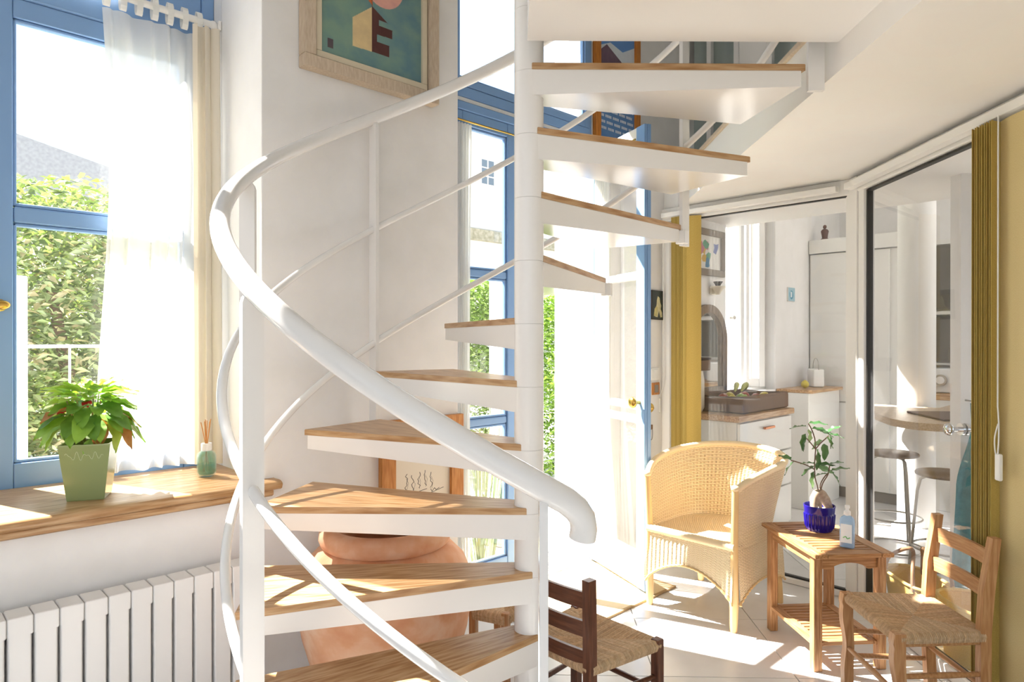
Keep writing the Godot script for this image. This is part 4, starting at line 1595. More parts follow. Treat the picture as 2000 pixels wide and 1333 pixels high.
func build_wicker_chair() -> void:
	var tex := wicker_tex()
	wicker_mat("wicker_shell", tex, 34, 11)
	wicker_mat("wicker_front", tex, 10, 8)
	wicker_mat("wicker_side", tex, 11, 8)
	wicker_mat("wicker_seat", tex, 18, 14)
	mat("cane", "dfbb82", 0.45)
	mat("cane_pale", "ebd3a8", 0.45)
	# centre of the four feet; the chair looks along -x
	var o := thing("wicker_armchair", "honey-coloured wicker armchair with a rounded back, beside the open door", "armchair", Vector3(3.09, 0, 0.783))
	var waist := spline([Vector3(-0.25, 0, -0.228), Vector3(-0.1, 0, -0.232), Vector3(0.08, 0, -0.226), Vector3(0.19, 0, -0.16), Vector3(0.235, 0, 0.0), Vector3(0.19, 0, 0.16), Vector3(0.08, 0, 0.226), Vector3(-0.1, 0, 0.232), Vector3(-0.25, 0, 0.228)], 120)
	var rim := spline([Vector3(-0.255, 0.642, -0.238), Vector3(-0.17, 0.685, -0.268), Vector3(-0.05, 0.713, -0.286), Vector3(0.13, 0.733, -0.278), Vector3(0.275, 0.750, -0.18), Vector3(0.332, 0.756, 0.0), Vector3(0.29, 0.745, 0.18), Vector3(0.15, 0.727, 0.282), Vector3(-0.03, 0.706, 0.286), Vector3(-0.16, 0.678, 0.262), Vector3(-0.255, 0.640, 0.236)], 120)
	var N := 340
	waist = even(waist, N)
	rim = even(rim, N)
	for side in [-1.0, 1.0]:
		var g := []
		for i in 13:
			var v := i / 12.0
			var row := []
			for j in N + 1:
				var a: Vector3 = waist[j]
				var c: Vector3 = rim[j]
				var p := Vector3(lerpf(a.x, c.x, pow(v, 1.15)), lerpf(0.365, c.y, v), lerpf(a.z, c.z, pow(v, 1.15)))
				var tang: Vector3 = (waist[mini(j + 1, N)] - waist[maxi(j - 1, 0)]).normalized()
				var out := Vector3(tang.z, 0, -tang.x)
				if out.dot(a + Vector3(0.0, 0, 0)) < 0.0:
					out = -out
				p += out * side * (0.006 + 0.006 * (0.5 + 0.5 * cos(TAU * j / 5.0)))
				row.append(p)
			g.append(row)
		var b := MB.new()
		b.sheet(g, side > 0.0)
		part("back_weave", b, m.wicker_shell, o)
	# wrapped roll along the top, thicker turns showing as ridges
	var b := MB.new()
	var rp := even(rim, 300)
	var rr := []
	for i in rp.size():
		rr.append(0.0155 + 0.0022 * absf(sin(i * 0.9)))
		rp[i] += Vector3(0, 0.004, 0)
	b.tube(rp, rr, 12)
	part("top_roll", b, m.cane_pale, o)
	for s in [-1.0, 1.0]:
		b = MB.new()
		b.tube([Vector3(-0.25, 0.0, 0.226 * s), Vector3(-0.25, 0.03, 0.226 * s), Vector3(-0.249, 0.14, 0.228 * s), Vector3(-0.25, 0.4, 0.229 * s), Vector3(-0.256, 0.646, 0.237 * s)], [0.016, 0.018, 0.021, 0.017, 0.016], 14)
		part("leg", b, m.cane, o)
		b = MB.new()
		b.tube([Vector3(0.235, 0.0, 0.222 * s), Vector3(0.232, 0.03, 0.22 * s), Vector3(0.222, 0.2, 0.212 * s), Vector3(0.19, 0.37, 0.17 * s)], [0.016, 0.019, 0.02, 0.018], 14)
		part("leg", b, m.cane, o)
		b = MB.new()
		b.ball(Vector3(-0.257, 0.655, 0.237 * s), Vector3(0.02, 0.016, 0.02), 16, 10)
		part("roll_end", b, m.cane_pale, o)
	# skirts below the seat: front, two sides, back, each cut to an arch
	var runs := [
		[Vector3(-0.258, 0, -0.232), Vector3(-0.258, 0, 0.232), "front_skirt", m.wicker_front, 0.125, 0.245],
		[Vector3(-0.25, 0, 0.238), Vector3(0.235, 0, 0.226), "side_skirt", m.wicker_side, 0.125, 0.19],
		[Vector3(0.245, 0, 0.22), Vector3(0.245, 0, -0.22), "rear_skirt", m.wicker_front, 0.125, 0.2],
		[Vector3(0.235, 0, -0.226), Vector3(-0.25, 0, -0.238), "side_skirt", m.wicker_side, 0.125, 0.19],
	]
	for r in runs:
		var dir: Vector3 = (r[1] - r[0]).normalized()
		var out := Vector3(dir.z, 0, -dir.x)
		var mid: Vector3 = (r[0] + r[1]) * 0.5
		if out.dot(mid) < 0.0:
			out = -out
		var g := []
		var edge := []
		var M := 100
		for i in 11:
			var v := i / 10.0
			var row := []
			for j in M + 1:
				var u := float(j) / M
				var arch: float = lerpf(r[4], r[5], pow(sin(PI * u), 0.7))
				var y := lerpf(0.385, arch, v)
				var p: Vector3 = r[0].lerp(r[1], u) + Vector3.UP * y + out * (0.018 * (0.385 - y) / 0.26 + 0.0045 * (0.5 + 0.5 * cos(TAU * j / 5.0)))
				row.append(p)
				if i == 10:
					edge.append(p)
			g.append(row)
		b = MB.new()
		b.sheet(g, g[1][50].distance_to(g[0][50]) > 0.0 and (g[1][50] - g[0][50]).cross(g[0][51] - g[0][50]).dot(out) < 0.0)
		part(r[2], b, r[3], o)
		b = MB.new()
		b.tube(edge, 0.006, 8)
		part("skirt_edge", b, m.cane, o)
	# seat with a wrapped front edge
	var g := []
	for i in 11:
		var row := []
		for j in 15:
			var u := i / 10.0
			var v := j / 14.0
			var half := 0.222 if u < 0.65 else lerpf(0.222, 0.13, (u - 0.65) / 0.35)
			row.append(Vector3(lerpf(-0.25, 0.225, u), 0.392 - 0.012 * sin(PI * u) * sin(PI * v), lerpf(-half, half, v)))
		g.append(row)
	b = MB.new()
	b.sheet(g, true)
	part("seat", b, m.wicker_seat, o)
	b = MB.new()
	var fr := []
	var fw := []
	for i in 121:
		fr.append(Vector3(-0.256, 0.385, lerpf(-0.235, 0.235, i / 120.0)))
		fw.append(0.017 + 0.003 * absf(sin(i * 0.75)))
	b.tube(fr, fw, 12)
	part("seat_roll", b, m.cane_pale, o)


func build_side_table() -> void:
	var o := thing("side_table", "small slatted teak table with a lower shelf, between the wicker and the rush chair", "table", Vector3(2.9725, 0, 1.352), deg_to_rad(50.4))
	var L := 0.477
	var W := 0.328
	var H := 0.48
	var hx := L / 2
	var hz := W / 2
	for sx in [-1.0, 1.0]:
		for sz in [-1.0, 1.0]:
			var b := MB.new()
			b.box(Vector3(sx * (hx - 0.05), (H - 0.018) / 2, sz * (hz - 0.03)), Vector3(0.036, H - 0.018, 0.036), 0.003)
			part("leg", b, m.teak_y, o)
	for sz in [-1.0, 1.0]:
		var b := MB.new()
		b.span(Vector3(-hx, H - 0.018, sz * hz - (0.052 if sz > 0 else 0.0)), Vector3(hx, H, sz * hz + (0.0 if sz > 0 else 0.052)), 0.003)
		part("top_rail", b, m.teak_x, o)
		b = MB.new()
		b.span(Vector3(-hx + 0.068, H - 0.062, sz * (hz - 0.03) - 0.008), Vector3(hx - 0.068, H - 0.018, sz * (hz - 0.03) + 0.008), 0.002)
		part("apron", b, m.teak_x, o)
		b = MB.new()
		b.span(Vector3(-hx + 0.04, 0.098, sz * (hz - 0.036) - 0.02), Vector3(hx - 0.04, 0.115, sz * (hz - 0.036) + 0.02), 0.002)
		part("shelf_rail", b, m.teak_x, o)
	for sx in [-1.0, 1.0]:
		# end aprons with a scalloped lower edge
		var p := PackedVector2Array([Vector2(-hz + 0.048, H - 0.018), Vector2(-hz + 0.048, H - 0.07), Vector2(-hz + 0.075, H - 0.074)])
		for i in 13:
			var u := i / 12.0
			p.append(Vector2(lerpf(-hz + 0.085, hz - 0.085, u), H - 0.074 + 0.026 * pow(sin(PI * u), 0.6)))
		p.append_array([Vector2(hz - 0.075, H - 0.074), Vector2(hz - 0.048, H - 0.07), Vector2(hz - 0.048, H - 0.018)])
		var b := MB.new()
		b.prism(p, -0.008, 0.008, true, Transform3D(Basis(Vector3(0, 0, 1), Vector3(0, 1, 0), Vector3(-1, 0, 0)), Vector3(sx * (hx - 0.05), 0, 0)))
		part("end_apron", b, m.teak_z, o)
		b = MB.new()
		b.span(Vector3(sx * hx - (0.05 if sx > 0 else 0.0), H - 0.018, -hz + 0.053), Vector3(sx * hx + (0.0 if sx > 0 else 0.05), H, hz - 0.053), 0.003)
		part("top_end", b, m.teak_z, o)
		b = MB.new()
		b.span(Vector3(sx * (hx - 0.06) - 0.014, 0.098, -hz + 0.056), Vector3(sx * (hx - 0.06) + 0.014, 0.115, hz - 0.056), 0.002)
		part("shelf_end", b, m.teak_z, o)
	var n := 11
	var room := L - 0.10 - 0.008
	var bt := MB.new()
	bt.box(Vector3.ZERO, Vector3(room / n - 0.008, 0.014, W - 0.106), 0.002)
	var top := bt.mesh()
	var room2 := L - 0.148
	var bs := MB.new()
	bs.box(Vector3.ZERO, Vector3(room2 / 11 - 0.009, 0.011, W - 0.114), 0.002)
	var low := bs.mesh()
	for i in n:
		var s := part("slat", top, m.teak_z if i % 2 else m.teak_z2, o)
		s.position = Vector3(-room / 2 + room / n * (i + 0.5), H - 0.0085, 0)
	for i in 11:
		var s := part("shelf_slat", low, m.teak_z if i % 3 else m.teak_z2, o)
		s.position = Vector3(-room2 / 2 + room2 / 11 * (i + 0.5), 0.108, 0)

	# cobalt fluted pot with a ginseng fig
	o = thing("ficus", "small fig with swollen roots in a fluted cobalt blue pot on the side table", "plant", Vector3(3.064, 0.48, 1.302))
	var b := MB.new()
	var g := []
	var prof := [[0.050, 0.0], [0.054, 0.006], [0.056, 0.02], [0.0605, 0.072], [0.0615, 0.078], [0.0635, 0.082], [0.0660, 0.108], [0.0665, 0.112], [0.064, 0.113], [0.061, 0.108], [0.058, 0.09]]
	for i in prof.size():
		var row := []
		for j in 145:
			var a := TAU * j / 144.0
			var k := 0.006 * absf(sin(a * 12.0)) if i >= 2 and i <= 3 else 0.0
			row.append(Vector3(cos(a) * (prof[i][0] + k), prof[i][1], sin(a) * (prof[i][0] + k)))
		g.append(row)
	b.sheet(g, false, true)
	b.lathe([Vector2(0.0, 0.0), Vector2(0.05, 0.0)], 24)
	part("pot", b, m.cobalt, o)
	b = MB.new()
	b.lathe([Vector2(0.0, 0.094), Vector2(0.03, 0.093), Vector2(0.0585, 0.09)], 24)
	part("soil", b, m.pebble, o)
	b = MB.new()
	b.tube([Vector3(-0.028, 0.085, 0.018), Vector3(-0.03, 0.11, 0.014), Vector3(-0.026, 0.14, 0.006), Vector3(-0.012, 0.16, 0.0), Vector3(0.004, 0.165, 0.0)], [0.013, 0.017, 0.02, 0.021, 0.018], 14)
	b.tube([Vector3(0.05, 0.09, -0.004), Vector3(0.042, 0.105, -0.006), Vector3(0.028, 0.132, -0.006), Vector3(0.008, 0.158, 0.0), Vector3(-0.004, 0.175, 0.0)], [0.013, 0.018, 0.022, 0.023, 0.016], 14)
	b.tube([Vector3(-0.006, 0.085, 0.03), Vector3(-0.007, 0.12, 0.02), Vector3(-0.008, 0.15, 0.008)], [0.006, 0.008, 0.008], 10)
	var rt := part("roots", b, m.ficus_bark, o)
	rt.rotation.y = deg_to_rad(-44.0)
	var stems := [
		[Vector3(-0.004, 0.165, 0), Vector3(-0.012, 0.20, 0.004), Vector3(-0.022, 0.235, 0.004), Vector3(-0.022, 0.30, 0.0), Vector3(-0.016, 0.36, -0.004), Vector3(-0.022, 0.41, 0.0), Vector3(-0.040, 0.455, 0.004), Vector3(-0.052, 0.475, 0.004)],
		[Vector3(0.004, 0.165, 0), Vector3(0.008, 0.20, -0.01), Vector3(0.028, 0.235, -0.012), Vector3(0.055, 0.262, -0.014)],
		[Vector3(0.0, 0.165, 0.004), Vector3(0.012, 0.21, 0.006), Vector3(0.034, 0.25, 0.008), Vector3(0.04, 0.29, 0.01)],
		[Vector3(-0.016, 0.36, -0.004), Vector3(0.008, 0.385, -0.01), Vector3(0.03, 0.405, -0.01), Vector3(0.045, 0.42, -0.01)],
		[Vector3(-0.016, 0.36, -0.004), Vector3(-0.04, 0.385, 0.01), Vector3(-0.062, 0.41, 0.012)],
		[Vector3(-0.022, 0.27, 0.0), Vector3(-0.06, 0.29, 0.0), Vector3(-0.105, 0.305, 0.004), Vector3(-0.13, 0.312, 0.006)],
	]
	# the plant is spread across the view of the room: turn its x towards the partition
	var turn := Basis(Vector3.UP, deg_to_rad(-44.0))
	for s in stems:
		var pts := []
		for p in s:
			pts.append(turn * p)
		b = MB.new()
		b.tube(spline(pts, 14), 0.0026, 7)
		part("stem", b, m.ficus_stem, o)
	var lm := leaf_mesh(0.080, 0.034, 0.22, 0.25, 0.8)
	var lm2 := leaf_mesh(0.062, 0.028, 0.35, 0.25, 0.8)
	# where each leaf springs from, its heading in the plant's plane, rise, roll
	for q in [
		[-0.050, 0.475, 20, 10, 0.3], [-0.060, 0.462, 200, 5, 0.1], [-0.062, 0.43, 260, -70, 0.4], [-0.058, 0.41, 255, -60, 0.2], [-0.050, 0.45, 280, -50, 1.0],
		[-0.035, 0.452, 10, 0, 0.4], [0.000, 0.44, 15, -5, 0.3], [0.022, 0.43, 40, 40, 0.5], [0.045, 0.425, 0, 5, 0.3], [0.030, 0.412, 330, -40, 0.8], [0.012, 0.400, 240, -30, 1.1], [0.044, 0.42, 300, -60, 0.6], [0.02, 0.385, 280, -70, 0.2],
		[-0.016, 0.36, 300, -55, 1.2], [-0.010, 0.345, 290, -80, 0.2], [-0.024, 0.295, 170, 15, 0.3], [-0.02, 0.285, 190, -20, 0.2], [-0.016, 0.29, 10, 12, 0.4], [-0.012, 0.28, 350, -10, 0.9], [-0.024, 0.262, 260, -75, 0.2],
		[-0.128, 0.312, 170, 30, 0.6], [-0.112, 0.306, 200, -40, 0.5], [0.05, 0.262, 20, 25, 0.2], [0.042, 0.25, 190, 5, 0.3], [0.052, 0.258, 320, -45, 0.6], [0.038, 0.288, 70, 30, 0.3],
	]:
		var l := part("leaf", lm if int(q[2]) % 3 else lm2, m.ficus_leaf if q[4] < 0.75 else m.ficus_leaf_pale, o)
		var head := deg_to_rad(q[2])
		var out := turn * Vector3(cos(head), 0, 0.45 * sin(head) + 0.25).normalized()
		var yaw := atan2(-out.z, out.x)
		l.transform = Transform3D(Basis(Vector3.UP, yaw) * Basis(Vector3(0, 0, 1), deg_to_rad(q[3])) * Basis(Vector3.RIGHT, q[4] * 0.8), turn * Vector3(q[0], q[1], 0.0))

	# blue spray bottle
	o = thing("spray_bottle", "flat clear blue bottle with a white pump and label on the side table", "bottle", Vector3(2.889, 0.48, 1.481), deg_to_rad(-82.0))
	b = MB.new()
	g = []
	for r in [[0.0, 0.001], [0.94, 0.001], [1.0, 0.006], [1.0, 0.105], [0.96, 0.115], [0.8, 0.124], [0.45, 0.130], [0.42, 0.134]]:
		var row := []
		for j in 41:
			var a := TAU * j / 40.0
			var c := cos(a)
			var s := sin(a)
			row.append(Vector3(0.028 * r[0] * signf(c) * pow(absf(c), 0.55), r[1], 0.017 * (r[0] if r[0] > 0.5 else r[0] * 1.6) * signf(s) * pow(absf(s), 0.55)))
		g.append(row)
	b.sheet(g, false, true)
	part("body", b, m.blue_plastic, o)
	b = MB.new()
	b.lathe([Vector2(0.012, 0.132), Vector2(0.0135, 0.133), Vector2(0.0135, 0.147), Vector2(0.009, 0.150), Vector2(0.0065, 0.152), Vector2(0.0065, 0.160), Vector2(0.0095, 0.161), Vector2(0.0095, 0.171), Vector2(0.008, 0.173), Vector2(0.0, 0.173)], 24)
	part("pump", b, m.white_satin, o)
	b = MB.new()
	b.span(Vector3(-0.021, 0.022, 0.0172), Vector3(0.021, 0.098, 0.0178), 0.0002)
	part("label", b, m.label_white, o, "white label")
	b = MB.new()
	b.tube(spline([Vector3(-0.012, 0.042, 0.018), Vector3(-0.002, 0.048, 0.018), Vector3(0.004, 0.04, 0.018), Vector3(0.014, 0.046, 0.018)], 10), 0.0022, 6)
	part("label_mark", b, m.label_green, o, "green mark on the label")


# one rush-bottomed ladder-back chair, looking along +z, its seat centre over the origin
func rush_chair(o: Node3D, sh: float, top: float, fw: float, bw: float, depth: float, wood_y: Material, wood_x: Material, wavy: bool, square: float, rake: float) -> void:
	var hz := depth / 2
	var fx := fw / 2
	var bx := bw / 2
	for s in [-1.0, 1.0]:
		var b := MB.new()
		if wavy:
			# front legs sawn to a wavy outline, seen from the side and from the front
			var p := PackedVector2Array()
			var q := PackedVector2Array()
			for i in 25:
				var v := i / 24.0
				var y := v * (sh + 0.008)
				var bulge := 0.007 * sin(v * TAU * 1.5 + 0.4) * smoothstep(0.1, 0.5, v) + (0.006 if v > 0.9 else 0.0)
				p.append(Vector2(0.017 + bulge, y))
				q.append(Vector2(-0.017 + 0.3 * bulge, y))
			q.reverse()
			p.append_array(q)
			b.prism(p, -0.0165, 0.0165, true, Transform3D(Basis(Vector3(0, 0, 1), Vector3.UP, Vector3(-1, 0, 0)), Vector3(s * fx, 0, hz)))
		else:
			b.box(Vector3(s * fx, (sh + 0.012) / 2, hz), Vector3(square, sh + 0.012, square), 0.004)
		part("front_leg", b, wood_y, o)
		b = MB.new()
		# back post: straight leg, then raked and slightly curved upright
		var pts := [Vector2(-hz - 0.012, 0.0), Vector2(-hz + 0.0, sh * 0.6), Vector2(-hz, sh), Vector2(-hz - rake * 0.28, lerpf(sh, top, 0.45)), Vector2(-hz - rake, top)]
		var fr := PackedVector2Array()
		var bk := PackedVector2Array()
		for i in pts.size():
			var w := 0.0175 if i < 3 or not wavy else (0.019 if i == 3 else 0.014)
			fr.append(Vector2(-(pts[i].x + w), pts[i].y))
			bk.append(Vector2(-(pts[i].x - w), pts[i].y))
		bk.reverse()
		fr.append_array(bk)
		b.prism(fr, -0.0145, 0.0145, true, Transform3D(Basis(Vector3(0, 0, -1), Vector3.UP, Vector3(1, 0, 0)), Vector3(s * bx, 0, 0)))
		part("back_post", b, wood_y, o)
	# ladder slats, bowed to the rear
	for k in [[0.86, 0.052], [0.48, 0.05], [0.10, 0.045]]:
		if wavy and k[0] < 0.2:
			continue
		var y := lerpf(sh, top - 0.035, k[0])
		var z := -hz - rake * pow(k[0], 1.6)
		var g := []
		for side in [0, 1]:
			var row := []
			var row2 := []
			for i in 13:
				var u := i / 12.0
				var bow := -0.016 * sin(PI * u)
				row.append(Vector3(lerpf(-bx, bx, u), y - k[1] / 2, z + bow + (0.006 if side == 0 else -0.006)))
				row2.append(Vector3(lerpf(-bx, bx, u), y + k[1] / 2, z + bow + (0.006 if side == 0 else -0.006)))
			if side == 0:
				g.append(row)
				g.append(row2)
			else:
				g.append(row2)
				g.append(row)
		var b := MB.new()
		for i in 12:
			b.quad(g[0][i], g[0][i + 1], g[1][i + 1], g[1][i], Vector3.BACK)
			b.quad(g[2][i], g[2][i + 1], g[3][i + 1], g[3][i], Vector3.FORWARD)
			b.quad(g[1][i], g[1][i + 1], g[2][i + 1], g[2][i], Vector3.UP)
			b.quad(g[0][i], g[0][i + 1], g[3][i + 1], g[3][i], Vector3.DOWN)
		part("ladder_slat", b, wood_x, o)
	# stretchers
	for r in [[Vector3(-fx, sh * 0.45, hz), Vector3(fx, sh * 0.45, hz)], [Vector3(-bx, sh * 0.5, -hz), Vector3(bx, sh * 0.5, -hz)], [Vector3(-fx, sh * 0.36, hz), Vector3(-bx, sh * 0.36, -hz)], [Vector3(fx, sh * 0.36, hz), Vector3(bx, sh * 0.36, -hz)], [Vector3(-fx, sh * 0.62, hz), Vector3(-bx, sh * 0.62, -hz)], [Vector3(fx, sh * 0.62, hz), Vector3(bx, sh * 0.62, -hz)]]:
		var b := MB.new()
		b.tube([r[0], r[0].lerp(r[1], 0.5), r[1]], [0.008, 0.0105, 0.008], 10)
		part("stretcher", b, wood_x, o)
	if wavy:
		for s in [-1.0, 1.0]:
			var b := MB.new()
			b.bar(Vector3(s * fx, sh - 0.022, hz - 0.015), Vector3(s * bx, sh - 0.022, -hz + 0.015), 0.018, 0.03, 0.003)
			part("seat_rail", b, wood_x, o)
	# rush seat: four fans of twisted cord that meet on the diagonals
	var c := [Vector3(-fx, sh, hz), Vector3(fx, sh, hz), Vector3(bx, sh, -hz), Vector3(-bx, sh, -hz)]
	var mid := Vector3(0, sh, 0)
	for e in 4:
		var a: Vector3 = c[e]
		var d: Vector3 = c[(e + 1) % 4]
		var inward := (mid - (a + d) * 0.5).normalized()
		var along := (d - a).normalized()
		var length := a.distance_to(d)
		var reach: float = (mid - (a + d) * 0.5).length()
		var b := MB.new()
		var cnt := int(length / 0.0062)
		for i in cnt:
			var u := (i + 0.5) / cnt
			var far := reach * (1.0 - absf(2.0 * u - 1.0)) * 0.985 + 0.004
			var base := a.lerp(d, u)
			var wob := 0.0012 * sin(i * 2.1)
			var pts := [base - inward * 0.012 + Vector3(0, -0.024, 0), base - inward * 0.017 + Vector3(0, -0.006, 0), base - inward * 0.006 + Vector3(0, 0.006, 0)]
			pts.append(base + inward * far * 0.4 + along * wob + Vector3(0, 0.006 - 0.006 * far / reach, 0))
			pts.append(base + inward * far + Vector3(0, 0.004 - 0.012 * far / reach, 0))
			b.tint = Color(1, 1, 1) * (0.72 + 0.28 * fposmod(sin(i * 12.9898 + e * 4.1) * 43758.5, 1.0))
			b.tube(pts, [0.003, 0.0036, 0.0038, 0.0036, 0.003], 6, false)
		var cord := part("rush_fan", b, m.rush if e % 2 else m.rush_pale, o, "twisted rush cord")
		cord.set_meta("kind", "stuff")


func build_rush_chairs() -> void:
	var o := thing("rush_chair", "low light-wood ladder-back chair with a rush seat in front of the yellow blind", "chair", Vector3(2.665, 0, 1.779), deg_to_rad(-135.0))
	rush_chair(o, 0.36, 0.675, 0.35, 0.305, 0.29, m.pine_y, m.pine_x, true, 0.034, 0.035)
	o = thing("rush_chair", "low dark-brown ladder-back chair with a rush seat beside the stair column", "chair", Vector3(1.7985, 0, 1.007), deg_to_rad(87.3))
	rush_chair(o, 0.30, 0.575, 0.377, 0.31, 0.303, m.dark_wood_y, m.dark_wood_x, false, 0.034, 0.004)
	# a low stool of the same make behind the jar
	o = thing("rush_stool", "low rush-seated stool half hidden between jar and stair column", "stool", Vector3(1.85, 0, 0.525), deg_to_rad(21.2))
	for sx in [-1.0, 1.0]:
		for sz in [-1.0, 1.0]:
			var b := MB.new()
			b.box(Vector3(sx * 0.11, 0.14, sz * 0.07), Vector3(0.03, 0.28, 0.03), 0.004)
			part("leg", b, m.pine_y, o)
	var c := [Vector3(-0.11, 0.265, 0.07), Vector3(0.11, 0.265, 0.07), Vector3(0.11, 0.265, -0.07), Vector3(-0.11, 0.265, -0.07)]
	for e in 4:
		var a: Vector3 = c[e]
		var d: Vector3 = c[(e + 1) % 4]
		var inward := (Vector3(0, 0.265, 0) - (a + d) * 0.5)
		var reach := inward.length()
		inward = inward.normalized()
		var b := MB.new()
		for i in 30:
			var u := (i + 0.5) / 30
			var far := reach * (1.0 - absf(2.0 * u - 1.0)) + 0.004
			var base := a.lerp(d, u)
			b.tint = Color(1, 1, 1) * (0.72 + 0.28 * fposmod(sin(i * 12.9898 + e) * 43758.5, 1.0))
			b.tube([base - inward * 0.012 - Vector3(0, 0.03, 0), base - inward * 0.018, base + Vector3(0, 0.01, 0), base + inward * far + Vector3(0, 0.004, 0)], 0.0036, 6, false)
		var cord := part("rush_fan", b, m.rush, o, "twisted rush cord")
		cord.set_meta("kind", "stuff")


func slat_mesh(w: float, h: float) -> ArrayMesh:
	# a fabric slat, gently bowed, hanging down from the origin
	var g := []
	for i in 2:
		var row := []
		for j in 9:
			var u := j / 8.0
			row.append(Vector3((u - 0.5) * w, -h * i, 0.006 * sin(PI * u)))
		g.append(row)
	var b := MB.new()
	b.sheet(g)
	var back := []
	for i in 2:
		var row := []
		for j in 9:
			row.append(g[i][j] - Vector3(0, 0, 0.0012))
		back.append(row)
	b.sheet(back, true)
	for j in 8:
		b.quad(g[1][j], g[1][j + 1], back[1][j + 1], back[1][j], Vector3.DOWN)
	for j in [0, 8]:
		b.quad(g[0][j], g[1][j], back[1][j], back[0][j], Vector3.LEFT if j == 0 else Vector3.RIGHT)
	return b.mesh()


func build_blinds() -> void:
	var slat := slat_mesh(0.089, 2.03)
	# left blind: pushed together against the wall
	var o := thing("vertical_blind", "mustard fabric vertical blind bunched at the left of the glass partition", "blind", Vector3(3.585, 2.085, 0.14))
	var b := MB.new()
	b.span(Vector3(-0.02, 0.0, 0.0), Vector3(0.025, 0.03, 1.045), 0.003)
	part("track", b, m.white_satin, o)
	for i in 10:
		var s := part("slat", slat, m.mustard if i % 3 else m.mustard_dark, o)
		s.position = Vector3(0.0, -0.01, 0.102 + 0.010 * i)
		s.rotation.y = deg_to_rad(-90.0 + 76.0 - 3.0 * (i % 2))
		if i == 9:
			s.position.z = 0.218
			s.rotation.y = deg_to_rad(-90.0 + 28.0)
	# its cord, looped over a weight
	o = thing("blind_cord", "white pull cord with a weight on the narrow wall left of the blind", "cord", Vector3(3.60, 0, 0.135))
	b = MB.new()
	var cord := [Vector3(0, 2.10, 0), Vector3(0, 1.6, 0.002), Vector3(0.0, 1.2, 0.004), Vector3(0.0, 1.05, 0.0), Vector3(0.0, 0.985, -0.02), Vector3(0.0, 0.965, -0.03)]
	b.tube(spline(cord, 30), 0.0028, 7)
	part("cord", b, m.white_satin, o)
	b = MB.new()
	b.box(Vector3(0, 0.915, -0.032), Vector3(0.014, 0.09, 0.028), 0.004)
	part("weight", b, m.white_satin, o)

	# right blind along the slanting run: bunched at first, then drawn flat
	o = thing("vertical_blind", "mustard fabric vertical blind drawn across the slanting glass at the right edge", "blind", Vector3(3.65, 2.085, 1.25), atan2(-0.6984, -0.7157))
	b = MB.new()
	b.span(Vector3(0.045, 0.0, 0.035), Vector3(2.4, 0.034, 0.08), 0.003)
	part("track", b, m.white_satin, o)
	for i in 9:
		var s := part("slat", slat, m.mustard if i % 3 else m.mustard_dark, o)
		s.position = Vector3(1.055 + 0.0125 * i, -0.012, 0.062)
		s.rotation.y = deg_to_rad(-70.0 + 3.0 * (i % 2))
	var wide := slat_mesh(0.127, 2.03)
	for i in 10:
		var s := part("slat", wide, m.mustard_flat, o)
		s.position = Vector3(1.212 + 0.112 * i, -0.012, 0.062 + 0.004 * (i % 2))
		s.rotation.y = deg_to_rad(-3.0)
	o = thing("bead_cord", "white bead chain with a weight hanging in front of the right blind", "cord", Vector3(3.65, 0, 1.25), atan2(-0.6984, -0.7157))
	b = MB.new()
	var line := []
	var rr := []
	for i in 1001:
		var y := 2.078 - 1.14 * i / 1000.0
		line.append(Vector3(1.205 + (0.0 if i < 850 else 0.006 * sin((i - 850) / 150.0 * PI)), y, 0.104))
		rr.append(0.0018 if i % 4 == 0 else 0.0032 if i % 4 == 2 else 0.0026)
	b.tube(line, rr, 6)
	part("chain", b, m.white_satin, o)
	b = MB.new()
	b.tube(spline([Vector3(1.205, 1.05, 0.102), Vector3(1.188, 1.0, 0.102), Vector3(1.192, 0.95, 0.102), Vector3(1.205, 0.945, 0.102)], 20), 0.0025, 6)
	part("loop", b, m.white_satin, o)
	b = MB.new()
	b.box(Vector3(1.208, 0.905, 0.102), Vector3(0.026, 0.09, 0.014), 0.004)
	part("weight", b, m.white_satin, o)


